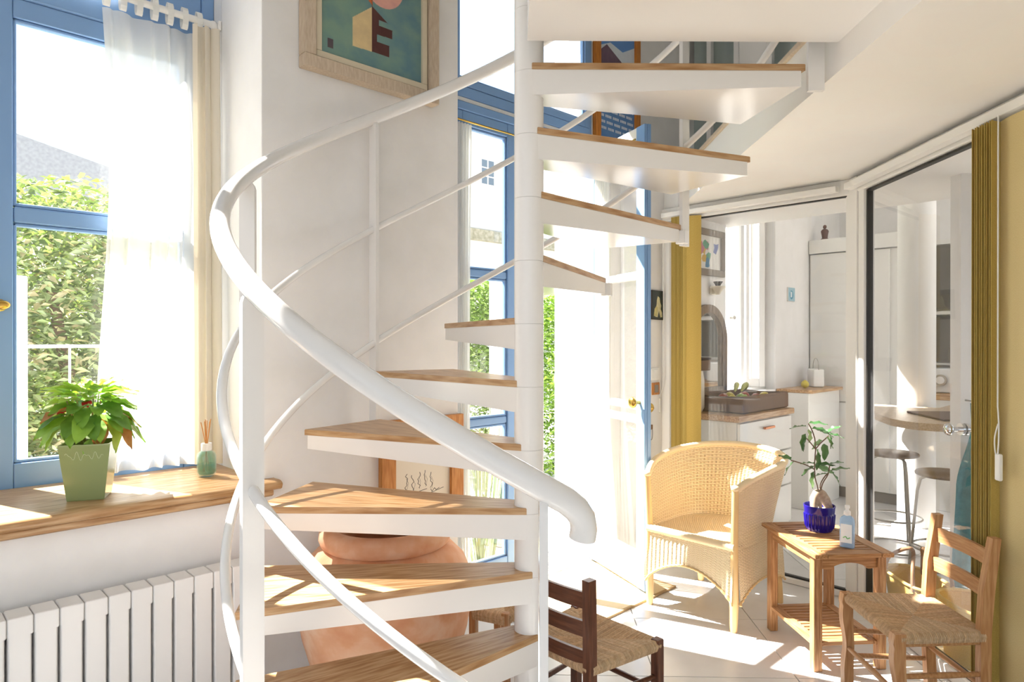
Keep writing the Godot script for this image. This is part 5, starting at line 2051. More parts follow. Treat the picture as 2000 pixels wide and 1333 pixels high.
# ------------------------------------------------------------------ the kitchen behind the glass
func build_kitchen() -> void:
	# chest of drawers by the window
	var o := thing("drawer_unit", "white drawer unit with a wooden top in the kitchen, nearest the glass", "drawers", Vector3(0, 0, 0))
	var b := MB.new()
	b.span(Vector3(3.84, 0.06, 0.105), Vector3(4.59, 0.82, 0.50), 0.003)
	part("body", b, m.kitchen_white, o)
	b = MB.new()
	b.span(Vector3(3.86, 0.0, 0.12), Vector3(4.57, 0.06, 0.47), 0.002)
	part("plinth", b, m.plinth, o)
	b = MB.new()
	b.span(Vector3(3.82, 0.82, 0.103), Vector3(4.61, 0.86, 0.53), 0.006)
	part("worktop", b, m.oak_x, o)
	for r in [[0.09, 0.34], [0.35, 0.58], [0.59, 0.81]]:
		var d := group_part("drawer", o)
		b = MB.new()
		b.span(Vector3(3.85, r[0], 0.501), Vector3(4.58, r[1], 0.52), 0.003)
		part("front", b, m.kitchen_white, d)
		b = MB.new()
		b.box(Vector3(4.215, r[1] - 0.05, 0.535), Vector3(0.14, 0.016, 0.018), 0.004)
		b.box(Vector3(4.165, r[1] - 0.05, 0.525), Vector3(0.01, 0.012, 0.012))
		b.box(Vector3(4.265, r[1] - 0.05, 0.525), Vector3(0.01, 0.012, 0.012))
		part("handle", b, m.copper, d)

	# wicker tray of fruit on it
	o = thing("wicker_tray", "dark wicker tray on the drawer unit", "tray", Vector3(4.27, 0.86, 0.315))
	b = MB.new()
	b.span(Vector3(-0.30, 0.0, -0.17), Vector3(0.30, 0.012, 0.17), 0.004)
	part("base", b, m.dark_wicker, o)
	for s in [[Vector3(-0.31, 0.004, 0.155), Vector3(0.31, 0.10, 0.18)], [Vector3(-0.31, 0.004, -0.18), Vector3(0.31, 0.10, -0.155)], [Vector3(-0.325, 0.004, -0.18), Vector3(-0.30, 0.10, 0.18)], [Vector3(0.30, 0.004, -0.18), Vector3(0.325, 0.10, 0.18)]]:
		b = MB.new()
		b.span(s[0], s[1], 0.008)
		part("wall", b, m.dark_wicker, o)
	b = MB.new()
	b.tube([Vector3(-0.315, 0.1, -0.168), Vector3(-0.315, 0.1, 0.168), Vector3(0.312, 0.1, 0.168), Vector3(0.312, 0.1, -0.168)], 0.012, 10, false, true)
	part("rim", b, m.dark_wicker, o)
	b = MB.new()
	var ring := []
	for i in 20:
		ring.append(Vector3(0.328, 0.055 + 0.022 * sin(TAU * i / 20), 0.03 * cos(TAU * i / 20)))
	b.tube(ring, 0.005, 8, false, true)
	part("grip", b, m.brass, o)
	var fruit := MB.new()
	var prof := []
	for i in 13:
		var a := PI * i / 12.0
		prof.append(Vector2(0.036 * sin(a) * (1.0 - 0.06 * cos(a)), -0.034 * cos(a) + 0.006 * exp(-pow(sin(a) * 3.0, 2.0)) * signf(cos(a)) * -1.0))
	fruit.lathe(prof, 20)
	fruit.tube([Vector3(0, 0.028, 0), Vector3(0.002, 0.044, 0.002)], 0.0015, 6)
	var fm := fruit.mesh()
	var n := 0
	for q in [[-0.22, 0.05, "apple_yellow", "yellow apple at the left end of the wicker tray"], [-0.14, 0.09, "apple_green", "green apple beside the yellow one in the wicker tray"], [-0.05, 0.02, "apple_green", "green apple in the middle of the wicker tray"], [0.05, 0.08, "apple_red", "red apple in the middle of the wicker tray"], [0.12, -0.04, "apple_red", "red apple towards the right of the wicker tray"], [0.21, 0.06, "apple_yellow", "yellow apple at the right end of the wicker tray"], [-0.12, -0.07, "apple_red", "dull red apple at the rear of the wicker tray"], [0.02, -0.10, "apple_yellow", "yellow apple at the rear of the wicker tray"]]:
		var f := alone("apple", fm, m[q[2]], q[3], "apple", "fruit in the wicker tray", Vector3(4.27 + q[0], 0.86 + 0.072, 0.315 + q[1]))
		f.rotation = Vector3(0.2 * n, n, 0.1)
		n += 1
	var bn := MB.new()
	bn.tube(spline([Vector3(-0.09, 0.0, 0), Vector3(-0.05, 0.03, 0.01), Vector3(0.0, 0.042, 0.015), Vector3(0.05, 0.03, 0.01), Vector3(0.085, 0.0, 0)], 16), [0.003, 0.007, 0.012, 0.014, 0.016, 0.0165, 0.017, 0.017, 0.017, 0.0165, 0.016, 0.015, 0.014, 0.012, 0.008, 0.006, 0.004], 10)
	var bnm := bn.mesh()
	for i in 2:
		alone("banana", bnm, m.banana, ["greenish banana lying across the fruit, the front one", "greenish banana lying across the fruit, the rear one"][i], "banana", "fruit in the wicker tray", Vector3(4.27 - 0.06 * i, 0.985, 0.33 - 0.035 * i), 0.3 + 0.2 * i)
	framed("kitchen_picture", "colourful print in a grey frame above the arched mirror", Vector3(3.97, 1.77, 0.10), 0.43, 0.32, 0.045, 0.025, m.grey_wood, art("print_art", print_art(), 0.3))

	# little plaster bracket with a dark cup between picture and mirror
	var wb := thing("wall_bracket", "small plaster bracket with a dark cup above the arched mirror", "bracket", Vector3(4.25, 1.64, 0.101))
	b = MB.new()
	b.lathe([Vector2(0.0, 0.0), Vector2(0.012, 0.0), Vector2(0.03, 0.03), Vector2(0.05, 0.05), Vector2(0.05, 0.058), Vector2(0.0, 0.058)], 20, Vector3(0, 0, 0.05), 0.0, TAU)
	b.span(Vector3(-0.03, 0.0, 0.0), Vector3(0.03, 0.058, 0.02), 0.003)
	part("bracket", b, m.cream_glaze, wb)
	b = MB.new()
	b.lathe([Vector2(0.0, 0.0585), Vector2(0.014, 0.0585), Vector2(0.03, 0.085), Vector2(0.033, 0.09), Vector2(0.027, 0.088), Vector2(0.0, 0.066)], 20, Vector3(0, 0, 0.05))
	part("cup", b, m.dark_gap, wb)

	# arched mirror
	o = thing("arched_mirror", "arched mirror in a brown wooden frame leaning on the kitchen wall", "mirror", Vector3(4.17, 0.95, 0.105))
	b = MB.new()
	var outer := []
	var inner := []
	for i in 25:
		var a := PI * i / 24.0
		outer.append(Vector3(-0.24 * cos(a), 0.38 + 0.24 * sin(a), 0))
		inner.append(Vector3(-0.185 * cos(a), 0.38 + 0.185 * sin(a), 0))
	outer.push_front(Vector3(-0.24, 0, 0)); outer.append(Vector3(0.24, 0, 0))
	inner.push_front(Vector3(-0.185, 0.05, 0)); inner.append(Vector3(0.185, 0.05, 0))
	var d := Vector3(0, 0, 0.03)
	for i in outer.size() - 1:
		b.quad(outer[i] + d, outer[i + 1] + d, inner[i + 1] + d, inner[i] + d, Vector3.BACK)
		b.quad(outer[i], outer[i + 1], outer[i + 1] + d, outer[i] + d, outer[i] - Vector3(0, 0.3, 0))
		b.quad(inner[i] + d, inner[i + 1] + d, inner[i + 1], inner[i], Vector3(0, 0.3, 0) - inner[i])
	b.span(Vector3(-0.24, 0, 0), Vector3(0.24, 0.05, 0.03))
	part("frame", b, m.grey_brown_wood, o)
	b = MB.new()
	var c := Vector3(0, 0.3, 0.008)
	for i in inner.size():
		b.flat(c, inner[i] + Vector3(0, 0, 0.008), inner[(i + 1) % inner.size()] + Vector3(0, 0, 0.008), Vector3.BACK)
	part("glass", b, m.mirror, o)
	# dark box beside the mirror
	b = MB.new()
	b.span(Vector3(0, 0, 0), Vector3(0.16, 0.07, 0.09), 0.004)
	var bx := thing("lidded_box", "small brown patterned box on a cream jar in front of the mirror", "box", Vector3(3.835, 1.127, 0.15))
	part("box", b, m.dark_wicker, bx)
	b = MB.new()
	b.span(Vector3(-0.004, 0.07, -0.004), Vector3(0.164, 0.085, 0.094), 0.003)
	part("lid", b, m.dark_gap, bx)
	b = MB.new()
	b.lathe([Vector2(0.0, 0.0), Vector2(0.04, 0.0), Vector2(0.055, 0.03), Vector2(0.055, 0.2), Vector2(0.045, 0.265), Vector2(0.0, 0.265)], 24)
	alone("storage_jar", b, m.cream_glaze, "cream storage jar carrying the small brown box", "jar", "", Vector3(3.885, 0.861, 0.195))

	# kitchen window: blue outer frame, white inner stiles
	o = structure("window_2", Vector3.ZERO, 0.0, "tall kitchen window with a blue left jamb and white stiles")
	b = MB.new()
	b.span(Vector3(4.45, 0.93, -0.06), Vector3(4.53, 2.85, 0.02), 0.004)
	part("jamb", b, m.blue_paint, o)
	b = MB.new()
	b.span(Vector3(5.19, 0.93, -0.06), Vector3(5.25, 2.85, 0.02), 0.004)
	part("jamb", b, m.white_satin, o)
	for xx in [4.90, 4.985, 5.06]:
		b = MB.new()
		b.span(Vector3(xx, 0.95, -0.05), Vector3(xx + 0.05, 2.82, -0.01), 0.004)
		part("stile", b, m.white_satin, o)
	pane_box("pane", Vector3(4.53, 0.95, -0.032), Vector3(4.90, 2.82, -0.028), o)
	pane_box("pane", Vector3(5.11, 0.95, -0.032), Vector3(5.19, 2.82, -0.028), o)
	b = MB.new()
	b.span(Vector3(4.45, 2.82, -0.06), Vector3(5.25, 2.88, 0.02), 0.004)
	b.span(Vector3(4.45, 0.90, -0.06), Vector3(5.25, 0.95, 0.02), 0.004)
	part("rail", b, m.white_satin, o)
	var lf := group_part("inner_leaf", o, Vector3(5.19, 0, 0.03), deg_to_rad(-26.0) + PI)
	b = MB.new()
	b.span(Vector3(0.0, 0.95, -0.018), Vector3(0.055, 2.82, 0.018), 0.004)
	b.span(Vector3(0.30, 0.95, -0.018), Vector3(0.355, 2.82, 0.018), 0.004)
	b.span(Vector3(0.055, 0.95, -0.018), Vector3(0.30, 1.02, 0.018), 0.004)
	b.span(Vector3(0.055, 2.76, -0.018), Vector3(0.30, 2.82, 0.018), 0.004)
	part("sash", b, m.white_satin, lf)
	pane_box("pane", Vector3(0.055, 1.02, -0.002), Vector3(0.30, 2.76, 0.002), lf)
	b = MB.new()
	b.tube([Vector3(0.325, 1.50, -0.02), Vector3(0.325, 1.50, -0.05), Vector3(0.325, 1.50, -0.055)], 0.007, 10)
	b.ball(Vector3(0.325, 1.50, -0.065), Vector3(0.018, 0.018, 0.012), 14, 8)
	part("handle", b, m.steel, lf)

	# small wall tile, ledge, radio, lemon
	var img := Image.create(64, 72, false, Image.FORMAT_RGB8)
	img.fill(Color("9cc3d2"))
	var blob := PackedVector2Array()
	for i in 20:
		blob.append(Vector2(30, 38) + Vector2(cos(TAU * i / 20) * 18, sin(TAU * i / 20) * 24))
	fill_poly(img, blob, Color("4f95b0"), 0.1, 3)
	fill_poly(img, PackedVector2Array([Vector2(20, 20), Vector2(38, 24), Vector2(36, 50), Vector2(22, 52)]), Color("d9e6ea"), 0.05, 4)
	o = thing("wall_tile", "little blue painted tile on the kitchen wall", "tile", Vector3(5.46, 1.645, 0.10))
	b = MB.new()
	b.span(Vector3(0, 0, 0), Vector3(0.13, 0.115, 0.012), 0.002)
	part("tile_body", b, m.kitchen_white, o)
	b = MB.new()
	b.quad(Vector3(0.002, 0.002, 0.0124), Vector3(0.128, 0.002, 0.0124), Vector3(0.128, 0.113, 0.0124), Vector3(0.002, 0.113, 0.0124), Vector3.BACK, true)
	part("picture", b, art("tile_art", img, 0.2), o)
	o = thing("kitchen_ledge", "white cupboard with a wooden top under the little blue tile", "cupboard", Vector3(0, 0, 0))
	b = MB.new()
	b.span(Vector3(5.26, 0.0, 0.105), Vector3(5.885, 0.91, 0.36), 0.003)
	part("body", b, m.kitchen_white, o)
	b = MB.new()
	b.span(Vector3(5.255, 0.91, 0.105), Vector3(5.885, 0.935, 0.39), 0.004)
	part("worktop", b, m.oak_x, o)
	o = thing("radio", "white box radio with a wire handle on the wooden ledge", "radio", Vector3(5.70, 0.935, 0.24), deg_to_rad(40.0))
	b = MB.new()
	b.span(Vector3(-0.075, 0.0, -0.045), Vector3(0.075, 0.15, 0.045), 0.010)
	part("body", b, m.white_satin, o)
	b = MB.new()
	b.span(Vector3(-0.02, 0.115, 0.045), Vector3(0.05, 0.128, 0.048), 0.001)
	part("dial", b, m.gasket, o)
	b = MB.new()
	b.tube(spline([Vector3(-0.07, 0.13, 0), Vector3(-0.06, 0.20, 0), Vector3(-0.02, 0.235, 0), Vector3(0.02, 0.235, 0), Vector3(0.06, 0.20, 0), Vector3(0.07, 0.13, 0)], 24), 0.003, 8)
	part("carrying_handle", b, m.steel, o)
	b = MB.new()
	b.lathe([Vector2(0.0, 0.0), Vector2(0.012, 0.003), Vector2(0.028, 0.018), Vector2(0.031, 0.032), Vector2(0.026, 0.05), Vector2(0.012, 0.062), Vector2(0.0, 0.068)], 20)
	alone("lemon", b, m.apple_yellow, "single lemon on the wooden ledge", "lemon", "", Vector3(5.46, 0.935, 0.25))

	# tall cabinets
	o = thing("tall_cabinet", "tall white kitchen cabinet wall with a split door", "cabinet", Vector3(0, 0, 0))
	b = MB.new()
	b.span(Vector3(5.92, 0.09, 0.105), Vector3(6.58, 2.065, 0.80), 0.003)
	part("body", b, m.kitchen_white, o)
	b = MB.new()
	b.span(Vector3(5.95, 0.0, 0.105), Vector3(6.58, 0.09, 0.79), 0.002)
	part("plinth", b, m.plinth, o)
	for r in [[0.095, 0.80], [0.806, 2.06]]:
		b = MB.new()
		b.span(Vector3(5.90, r[0], 0.11), Vector3(5.92, r[1], 0.737), 0.003)
		part("door", b, m.kitchen_white, o)
	b = MB.new()
	b.span(Vector3(5.885, 2.067, 0.105), Vector3(6.58, 2.185, 0.81), 0.004)
	part("top_box", b, m.kitchen_white, o)
	o = thing("figurine", "small dark statuette on top of the tall cabinet", "figurine", Vector3(5.99, 2.187, 0.20))
	b = MB.new()
	b.lathe([Vector2(0.0, 0.0), Vector2(0.034, 0.0), Vector2(0.034, 0.012), Vector2(0.022, 0.02), Vector2(0.026, 0.05), Vector2(0.032, 0.08), Vector2(0.022, 0.095), Vector2(0.01, 0.10), Vector2(0.0, 0.10)], 18)
	b.ball(Vector3(0, 0.118, 0), Vector3(0.014, 0.018, 0.015), 14, 10)
	part("figure", b, m.figure_brown, o)

	# round pillar and the bar that curves round it
	o = structure("pillar", Vector3(5.213, 0, 1.112), 0.0, "round white pillar in the kitchen")
	b = MB.new()
	b.lathe([Vector2(0.15, 0.0), Vector2(0.15, 0.035), Vector2(0.135, 0.05), Vector2(0.115, 0.055), Vector2(0.115, 2.95)], 48)
	part("shaft", b, m.white_matt, o)
	o = thing("bar_counter", "curved pale wooden bar top around the round pillar", "counter", Vector3(0, 0, 0))
	b = MB.new()
	# its rear edge stops short of the pillar
	var poly := [Vector3(5.06, 0, 0.88), Vector3(4.9, 0, 0.90), Vector3(4.598, 0, 1.032), Vector3(4.43, 0, 1.10), Vector3(4.30, 0, 1.185), Vector3(4.20, 0, 1.25), Vector3(4.13, 0, 1.33), Vector3(4.09, 0, 1.412), Vector3(4.10, 0, 1.50), Vector3(4.20, 0, 1.70), Vector3(4.6, 0, 2.0), Vector3(5.8, 0, 1.6), Vector3(5.75, 0, 1.28), Vector3(5.07, 0, 1.28)]
	var outline := PackedVector2Array()
	for q in poly:
		outline.append(Vector2(q.x, q.z))
	b.prism(outline, -0.84, -0.88, false, Transform3D(Basis(Vector3(1, 0, 0), Vector3(0, 0, 1), Vector3(0, -1, 0)), Vector3.ZERO))
	part("top", b, m.pale_oak, o)
	b = MB.new()
	b.tube([Vector3(4.75, 0, 1.75), Vector3(4.75, 0.84, 1.75)], 0.03, 16)
	part("leg", b, m.steel, o)
	b = MB.new()
	b.span(Vector3(-0.22, 0, -0.14), Vector3(0.22, 0.012, 0.14), 0.004)
	alone("cutting_board", b, m.dark_board, "dark cutting board lying on the curved bar", "board", "", Vector3(4.52, 0.88, 1.47), deg_to_rad(40.0))
	o = thing("small_basket", "little woven basket with a hoop handle behind the pillar", "basket", Vector3(5.62, 0.88, 1.36))
	b = MB.new()
	b.lathe([Vector2(0.0, 0.0), Vector2(0.05, 0.0), Vector2(0.065, 0.05), Vector2(0.07, 0.10), Vector2(0.064, 0.10), Vector2(0.058, 0.05), Vector2(0.0, 0.012)], 24)
	part("bowl", b, m.pale_wicker, o)
	b = MB.new()
	b.tube(spline([Vector3(-0.066, 0.09, 0), Vector3(-0.055, 0.17, 0), Vector3(0, 0.21, 0), Vector3(0.055, 0.17, 0), Vector3(0.066, 0.09, 0)], 20), 0.006, 8)
	part("handle", b, m.pale_wicker, o)

	# two bar stools
	for q in [[Vector3(4.72, 0, 1.116), "bar stool with a round wooden seat, the left one at the curved bar"], [Vector3(4.21, 0, 1.519), "bar stool with a round wooden seat, half hidden behind the light chair"]]:
		o = thing("bar_stool", q[1], "stool", q[0], 0.4, "stools at the kitchen bar")
		b = MB.new()
		b.lathe([Vector2(0.0, 0.588), Vector2(0.13, 0.588), Vector2(0.142, 0.594), Vector2(0.144, 0.603), Vector2(0.138, 0.611), Vector2(0.0, 0.612)], 36)
		part("seat", b, m.grey_brown_wood, o)
		for i in 3:
			var a := TAU * i / 3.0 + 0.6
			var u := Vector3(cos(a), 0, sin(a))
			b = MB.new()
			b.tube([u * 0.02 + Vector3(0, 0.582, 0), u * 0.09 + Vector3(0, 0.58, 0), u * 0.115 + Vector3(0, 0.565, 0), u * 0.13 + Vector3(0, 0.5, 0), u * 0.175 + Vector3(0, 0.008, 0)], 0.008, 10)
			part("leg", b, m.steel, o)
		for r in [[0.158, 0.2], [0.176, 0.008]]:
			b = MB.new()
			var hoop := []
			for i in 36:
				hoop.append(Vector3(cos(TAU * i / 36) * r[0], r[1], sin(TAU * i / 36) * r[0]))
			b.tube(hoop, 0.006, 8, false, true)
			part("hoop", b, m.steel, o)

	# far wall: counter, glazed cabinet, juicer
	o = thing("rear_counter", "white base units with a wooden top along the far kitchen wall", "counter", Vector3(0, 0, 0))
	b = MB.new()
	b.span(Vector3(6.0, 0.0, 0.85), Vector3(6.58, 0.86, 2.6), 0.003)
	part("body", b, m.kitchen_white, o)
	b = MB.new()
	b.span(Vector3(5.97, 0.86, 0.83), Vector3(6.58, 0.90, 2.6), 0.004)
	part("worktop", b, m.oak_z, o)
	o = thing("glazed_cabinet", "wall cabinet with smoky glass doors beyond the pillar", "cabinet", Vector3(0, 0, 0))
	for q in [["shelf", Vector3(6.3, 1.12, 0.88), Vector3(6.55, 1.14, 1.9)], ["shelf", Vector3(6.28, 1.53, 0.88), Vector3(6.55, 1.56, 1.9)], ["top", Vector3(6.28, 2.10, 0.88), Vector3(6.58, 2.14, 1.9)], ["side", Vector3(6.28, 1.12, 0.86), Vector3(6.58, 2.14, 0.88)], ["side", Vector3(6.28, 1.12, 1.9), Vector3(6.58, 2.14, 1.92)], ["rear_panel", Vector3(6.55, 1.12, 0.88), Vector3(6.58, 2.10, 1.9)]]:
		b = MB.new()
		b.span(q[1], q[2], 0.002)
		part(q[0], b, m.kitchen_white, o)
	for r in [[1.57, 2.09], [1.15, 1.52]]:
		b = MB.new()
		b.span(Vector3(6.268, r[0], 0.885), Vector3(6.276, r[1], 1.38), 0.001)
		part("door", b, m.smoky_glass, o)
	for q in [[1.0, 1.56, 0.06, 0.14], [1.15, 1.56, 0.05, 0.18], [1.08, 1.14, 0.06, 0.12], [1.22, 1.14, 0.045, 0.16]]:
		b = MB.new()
		b.lathe([Vector2(0.0, 0.0), Vector2(q[2] * 0.8, 0.0), Vector2(q[2], q[3] * 0.4), Vector2(q[2] * 0.9, q[3]), Vector2(q[2] * 0.8, q[3]), Vector2(q[2] * 0.85, q[3] * 0.4), Vector2(0.0, 0.01)], 20)
		alone("bowl", b, m.cream_glaze, "pale vessel %s in the smoky glass cabinet" % ["low on the upper shelf, at the left", "tall on the upper shelf, at the right", "low on the lower shelf, at the left", "tall on the lower shelf, at the right"][[1.0, 1.15, 1.08, 1.22].find(q[0])], "bowl", "vessels in the glazed cabinet", Vector3(6.42, q[1] + 0.001, q[0]))
	o = thing("juicer", "white kitchen machine with one big round dial on the far counter", "appliance", Vector3(6.3, 0.90, 1.03))
	b = MB.new()
	b.span(Vector3(-0.13, 0.0, -0.11), Vector3(0.13, 0.20, 0.24), 0.015)
	part("body", b, m.white_satin, o)
	b = MB.new()
	b.tube([Vector3(-0.13, 0.105, 0.0), Vector3(-0.15, 0.105, 0.0)], 0.045, 24)
	part("dial_ring", b, m.steel, o)
	b = MB.new()
	b.tube([Vector3(-0.15, 0.105, 0.0), Vector3(-0.156, 0.105, 0.0)], 0.03, 24)
	part("dial", b, m.white_satin, o)

	# the end of a white wall beside the slanting glass, with an apron on a hook
	o = structure("wall_kitchen", Vector3.ZERO, 0.0, "end of a white wall just inside the slanting glass")
	b = MB.new()
	b.bar(Vector3(3.92, 1.075, 1.629), Vector3(4.40, 1.075, 2.09), 0.08, 2.15)
	part("plaster", b, m.wall, o)
	o = thing("apron", "teal apron hanging from a hook on the white wall end", "apron", Vector3(3.855, 0, 1.665), deg_to_rad(-44.0))
	var g := []
	for i in 24:
		var v := i / 23.0
		var w := lerpf(0.012, 0.11, smoothstep(0.1, 0.45, v))
		var row := []
		for j in 21:
			var u := j / 20.0
			row.append(Vector3(0.045 + (u - 0.5) * w * 1.7 + 0.01 * sin(v * 5.0), lerpf(1.02, 0.12, v), 0.018 + 0.012 * sin(u * 13.0 + v * 3.0) * smoothstep(0.1, 0.5, v)))
		g.append(row)
	b = MB.new()
	b.sheet(g)
	part("cloth", b, m.teal_cloth, o)
	b = MB.new()
	b.tube([Vector3(0.045, 1.03, -0.03), Vector3(0.045, 1.03, 0.02), Vector3(0.045, 1.05, 0.028)], 0.004, 8)
	part("hook", b, m.steel, o)
	o = thing("tea_towel", "pale blue cloth heaped at the foot of the apron", "cloth", Vector3(3.124, 0, 2.04))
	g = []
	for i in 16:
		var row := []
		for j in 24:
			var a := TAU * j / 23.0
			var v := i / 15.0
			var r := 0.09 * (1.0 - v) + 0.012 * sin(a * 5.0 + v * 6.0) * (1.0 - v)
			row.append(Vector3(cos(a) * r, 0.02 + 0.22 * v - 0.02 * sin(a * 3.0) * (1.0 - v), sin(a) * r))
		g.append(row)
	b = MB.new()
	b.sheet(g, true)
	part("cloth", b, m.pale_blue_cloth, o)

	# shopping baskets on the floor just inside the glass
	var K := Vector3(0.6984, 0, 0.7157)
	var B := Vector3(-0.7157, 0, 0.6984)
	var A := Vector3(3.65, 0, 1.25)
	for q in [[0.26, 0.19, 0.15, 0.20, "woven straw basket with leather straps just inside the glass"], [0.66, 0.15, 0.12, 0.24, "straw basket behind the light chair, just inside the glass"]]:
		o = thing("straw_basket", q[4], "basket", A + B * q[0] + K * 0.17, atan2(-0.6984, -0.7157), "baskets inside the glass")
		b = MB.new()
		g = []
		for i in 8:
			var v := i / 7.0
			var row := []
			for j in 41:
				var a := TAU * j / 40.0
				var k := lerpf(0.8, 1.0, v) + 0.012 * cos(a * 20.0)
				row.append(Vector3(q[1] * k * signf(cos(a)) * pow(absf(cos(a)), 0.7), q[3] * v, 0.10 * k * signf(sin(a)) * pow(absf(sin(a)), 0.7)))
			g.append(row)
		b.sheet(g, false, true)
		b.lathe([Vector2(0.0, 0.003), Vector2(0.07, 0.003)], 20)
		part("body", b, m.straw, o)
		b = MB.new()
		var top := []
		for j in 40:
			top.append(g[7][j])
		b.tube(top, 0.008, 8, false, true)
		part("rim", b, m.straw, o)
		if q[0] < 0.4:
			for s in [-1.0, 1.0]:
				b = MB.new()
				b.tube(spline([Vector3(-0.12, q[3] * 0.9, 0.09 * s), Vector3(-0.1, q[3] + 0.07, 0.08 * s), Vector3(0.0, q[3] + 0.14, 0.03 * s), Vector3(0.1, q[3] + 0.07, 0.08 * s), Vector3(0.12, q[3] * 0.9, 0.09 * s)], 24), 0.009, 8)
				part("strap", b, m.leather, o)

	# gallery above: glazed doors with pale curtains
	o = structure("window_3", Vector3.ZERO, 0.0, "glazed doors on the gallery above the kitchen")
	for zz in [-0.10, 0.10, 0.30, 0.53, 0.9, 1.4]:
		b = MB.new()
		b.span(Vector3(4.18, 2.345, zz), Vector3(4.22, 4.3, zz + 0.035), 0.003)
		part("stile", b, m.white_satin, o)
	pane_box("pane", Vector3(4.197, 2.36, -0.065), Vector3(4.203, 4.3, 0.10), o)
	pane_box("pane", Vector3(4.197, 2.36, 0.135), Vector3(4.203, 4.3, 0.30), o)
	pane_box("pane", Vector3(4.197, 2.36, 0.565), Vector3(4.203, 4.3, 0.9), o)
	b = MB.new()
	b.span(Vector3(4.195, 2.36, 0.335), Vector3(4.205, 4.3, 0.53))
	part("panel", b, m.white_satin, o)
	o = thing("gallery_curtain", "grey-green curtain behind the glazed gallery doors", "curtain", Vector3(4.29, 0, 0))
	g = []
	for i in 2:
		var row := []
		for j in 120:
			row.append(Vector3(0.02 * sin(j * 0.45), 2.36 + 1.9 * i, -0.06 + 0.014 * j))
		g.append(row)
	b = MB.new()
	b.sheet(g)
	part("cloth", b, m.gallery_cloth, o)


func dup(x: float, n: int) -> Array:
	var a := []
	for i in n:
		a.append(x)
	return a


func print_art() -> Image:
	var img := Image.create(128, 96, false, Image.FORMAT_RGB8)
	img.fill(Color("e6e4df"))
	var cols := ["6aa58b", "7b86b8", "c98a9c", "d8b56a", "5f8fb0"]
	var r := RandomNumberGenerator.new()
	r.seed = 3
	for i in 9:
		var c := Vector2(r.randf_range(26, 104), r.randf_range(18, 80))
		var p := PackedVector2Array()
		for j in 8:
			p.append(c + Vector2(cos(TAU * j / 8), sin(TAU * j / 8)) * r.randf_range(6, 20))
		fill_poly(img, p, Color(cols[i % 5]), 0.06, i)
	return img


# ------------------------------------------------------------------ outdoors
func leaf_cloud(called: String, material: Material, mesh: Mesh, count: int, sd: int, where: Callable, size: float, tints: Array, parent: Node3D) -> void:
	# leaves nobody could count: one object of many little blades
	var r := RandomNumberGenerator.new()
	r.seed = sd
	var mm := MultiMesh.new()
	mm.transform_format = MultiMesh.TRANSFORM_3D
	mm.use_colors = true
	mm.mesh = mesh
	mm.instance_count = count
	for i in count:
		var p: Vector3 = where.call(r)
		var q := Basis.from_euler(Vector3(r.randf_range(-1.0, 1.0), r.randf_range(0, TAU), r.randf_range(-0.9, 0.5)))
		mm.set_instance_transform(i, Transform3D(q.scaled(Vector3.ONE * size * r.randf_range(0.6, 1.3)), p))
		var a: Color = tints[r.randi() % tints.size()]
		var k := r.randf_range(0.75, 1.15)
		mm.set_instance_color(i, Color(a.r * k, a.g * k, a.b * k))
	var o := MultiMeshInstance3D.new()
	o.name = called
	o.multimesh = mm
	o.material_override = material
	o.set_meta("kind", "stuff")
	parent.add_child(o, true)


func lin(hex: String) -> Color:
	return Color(hex).srgb_to_linear()


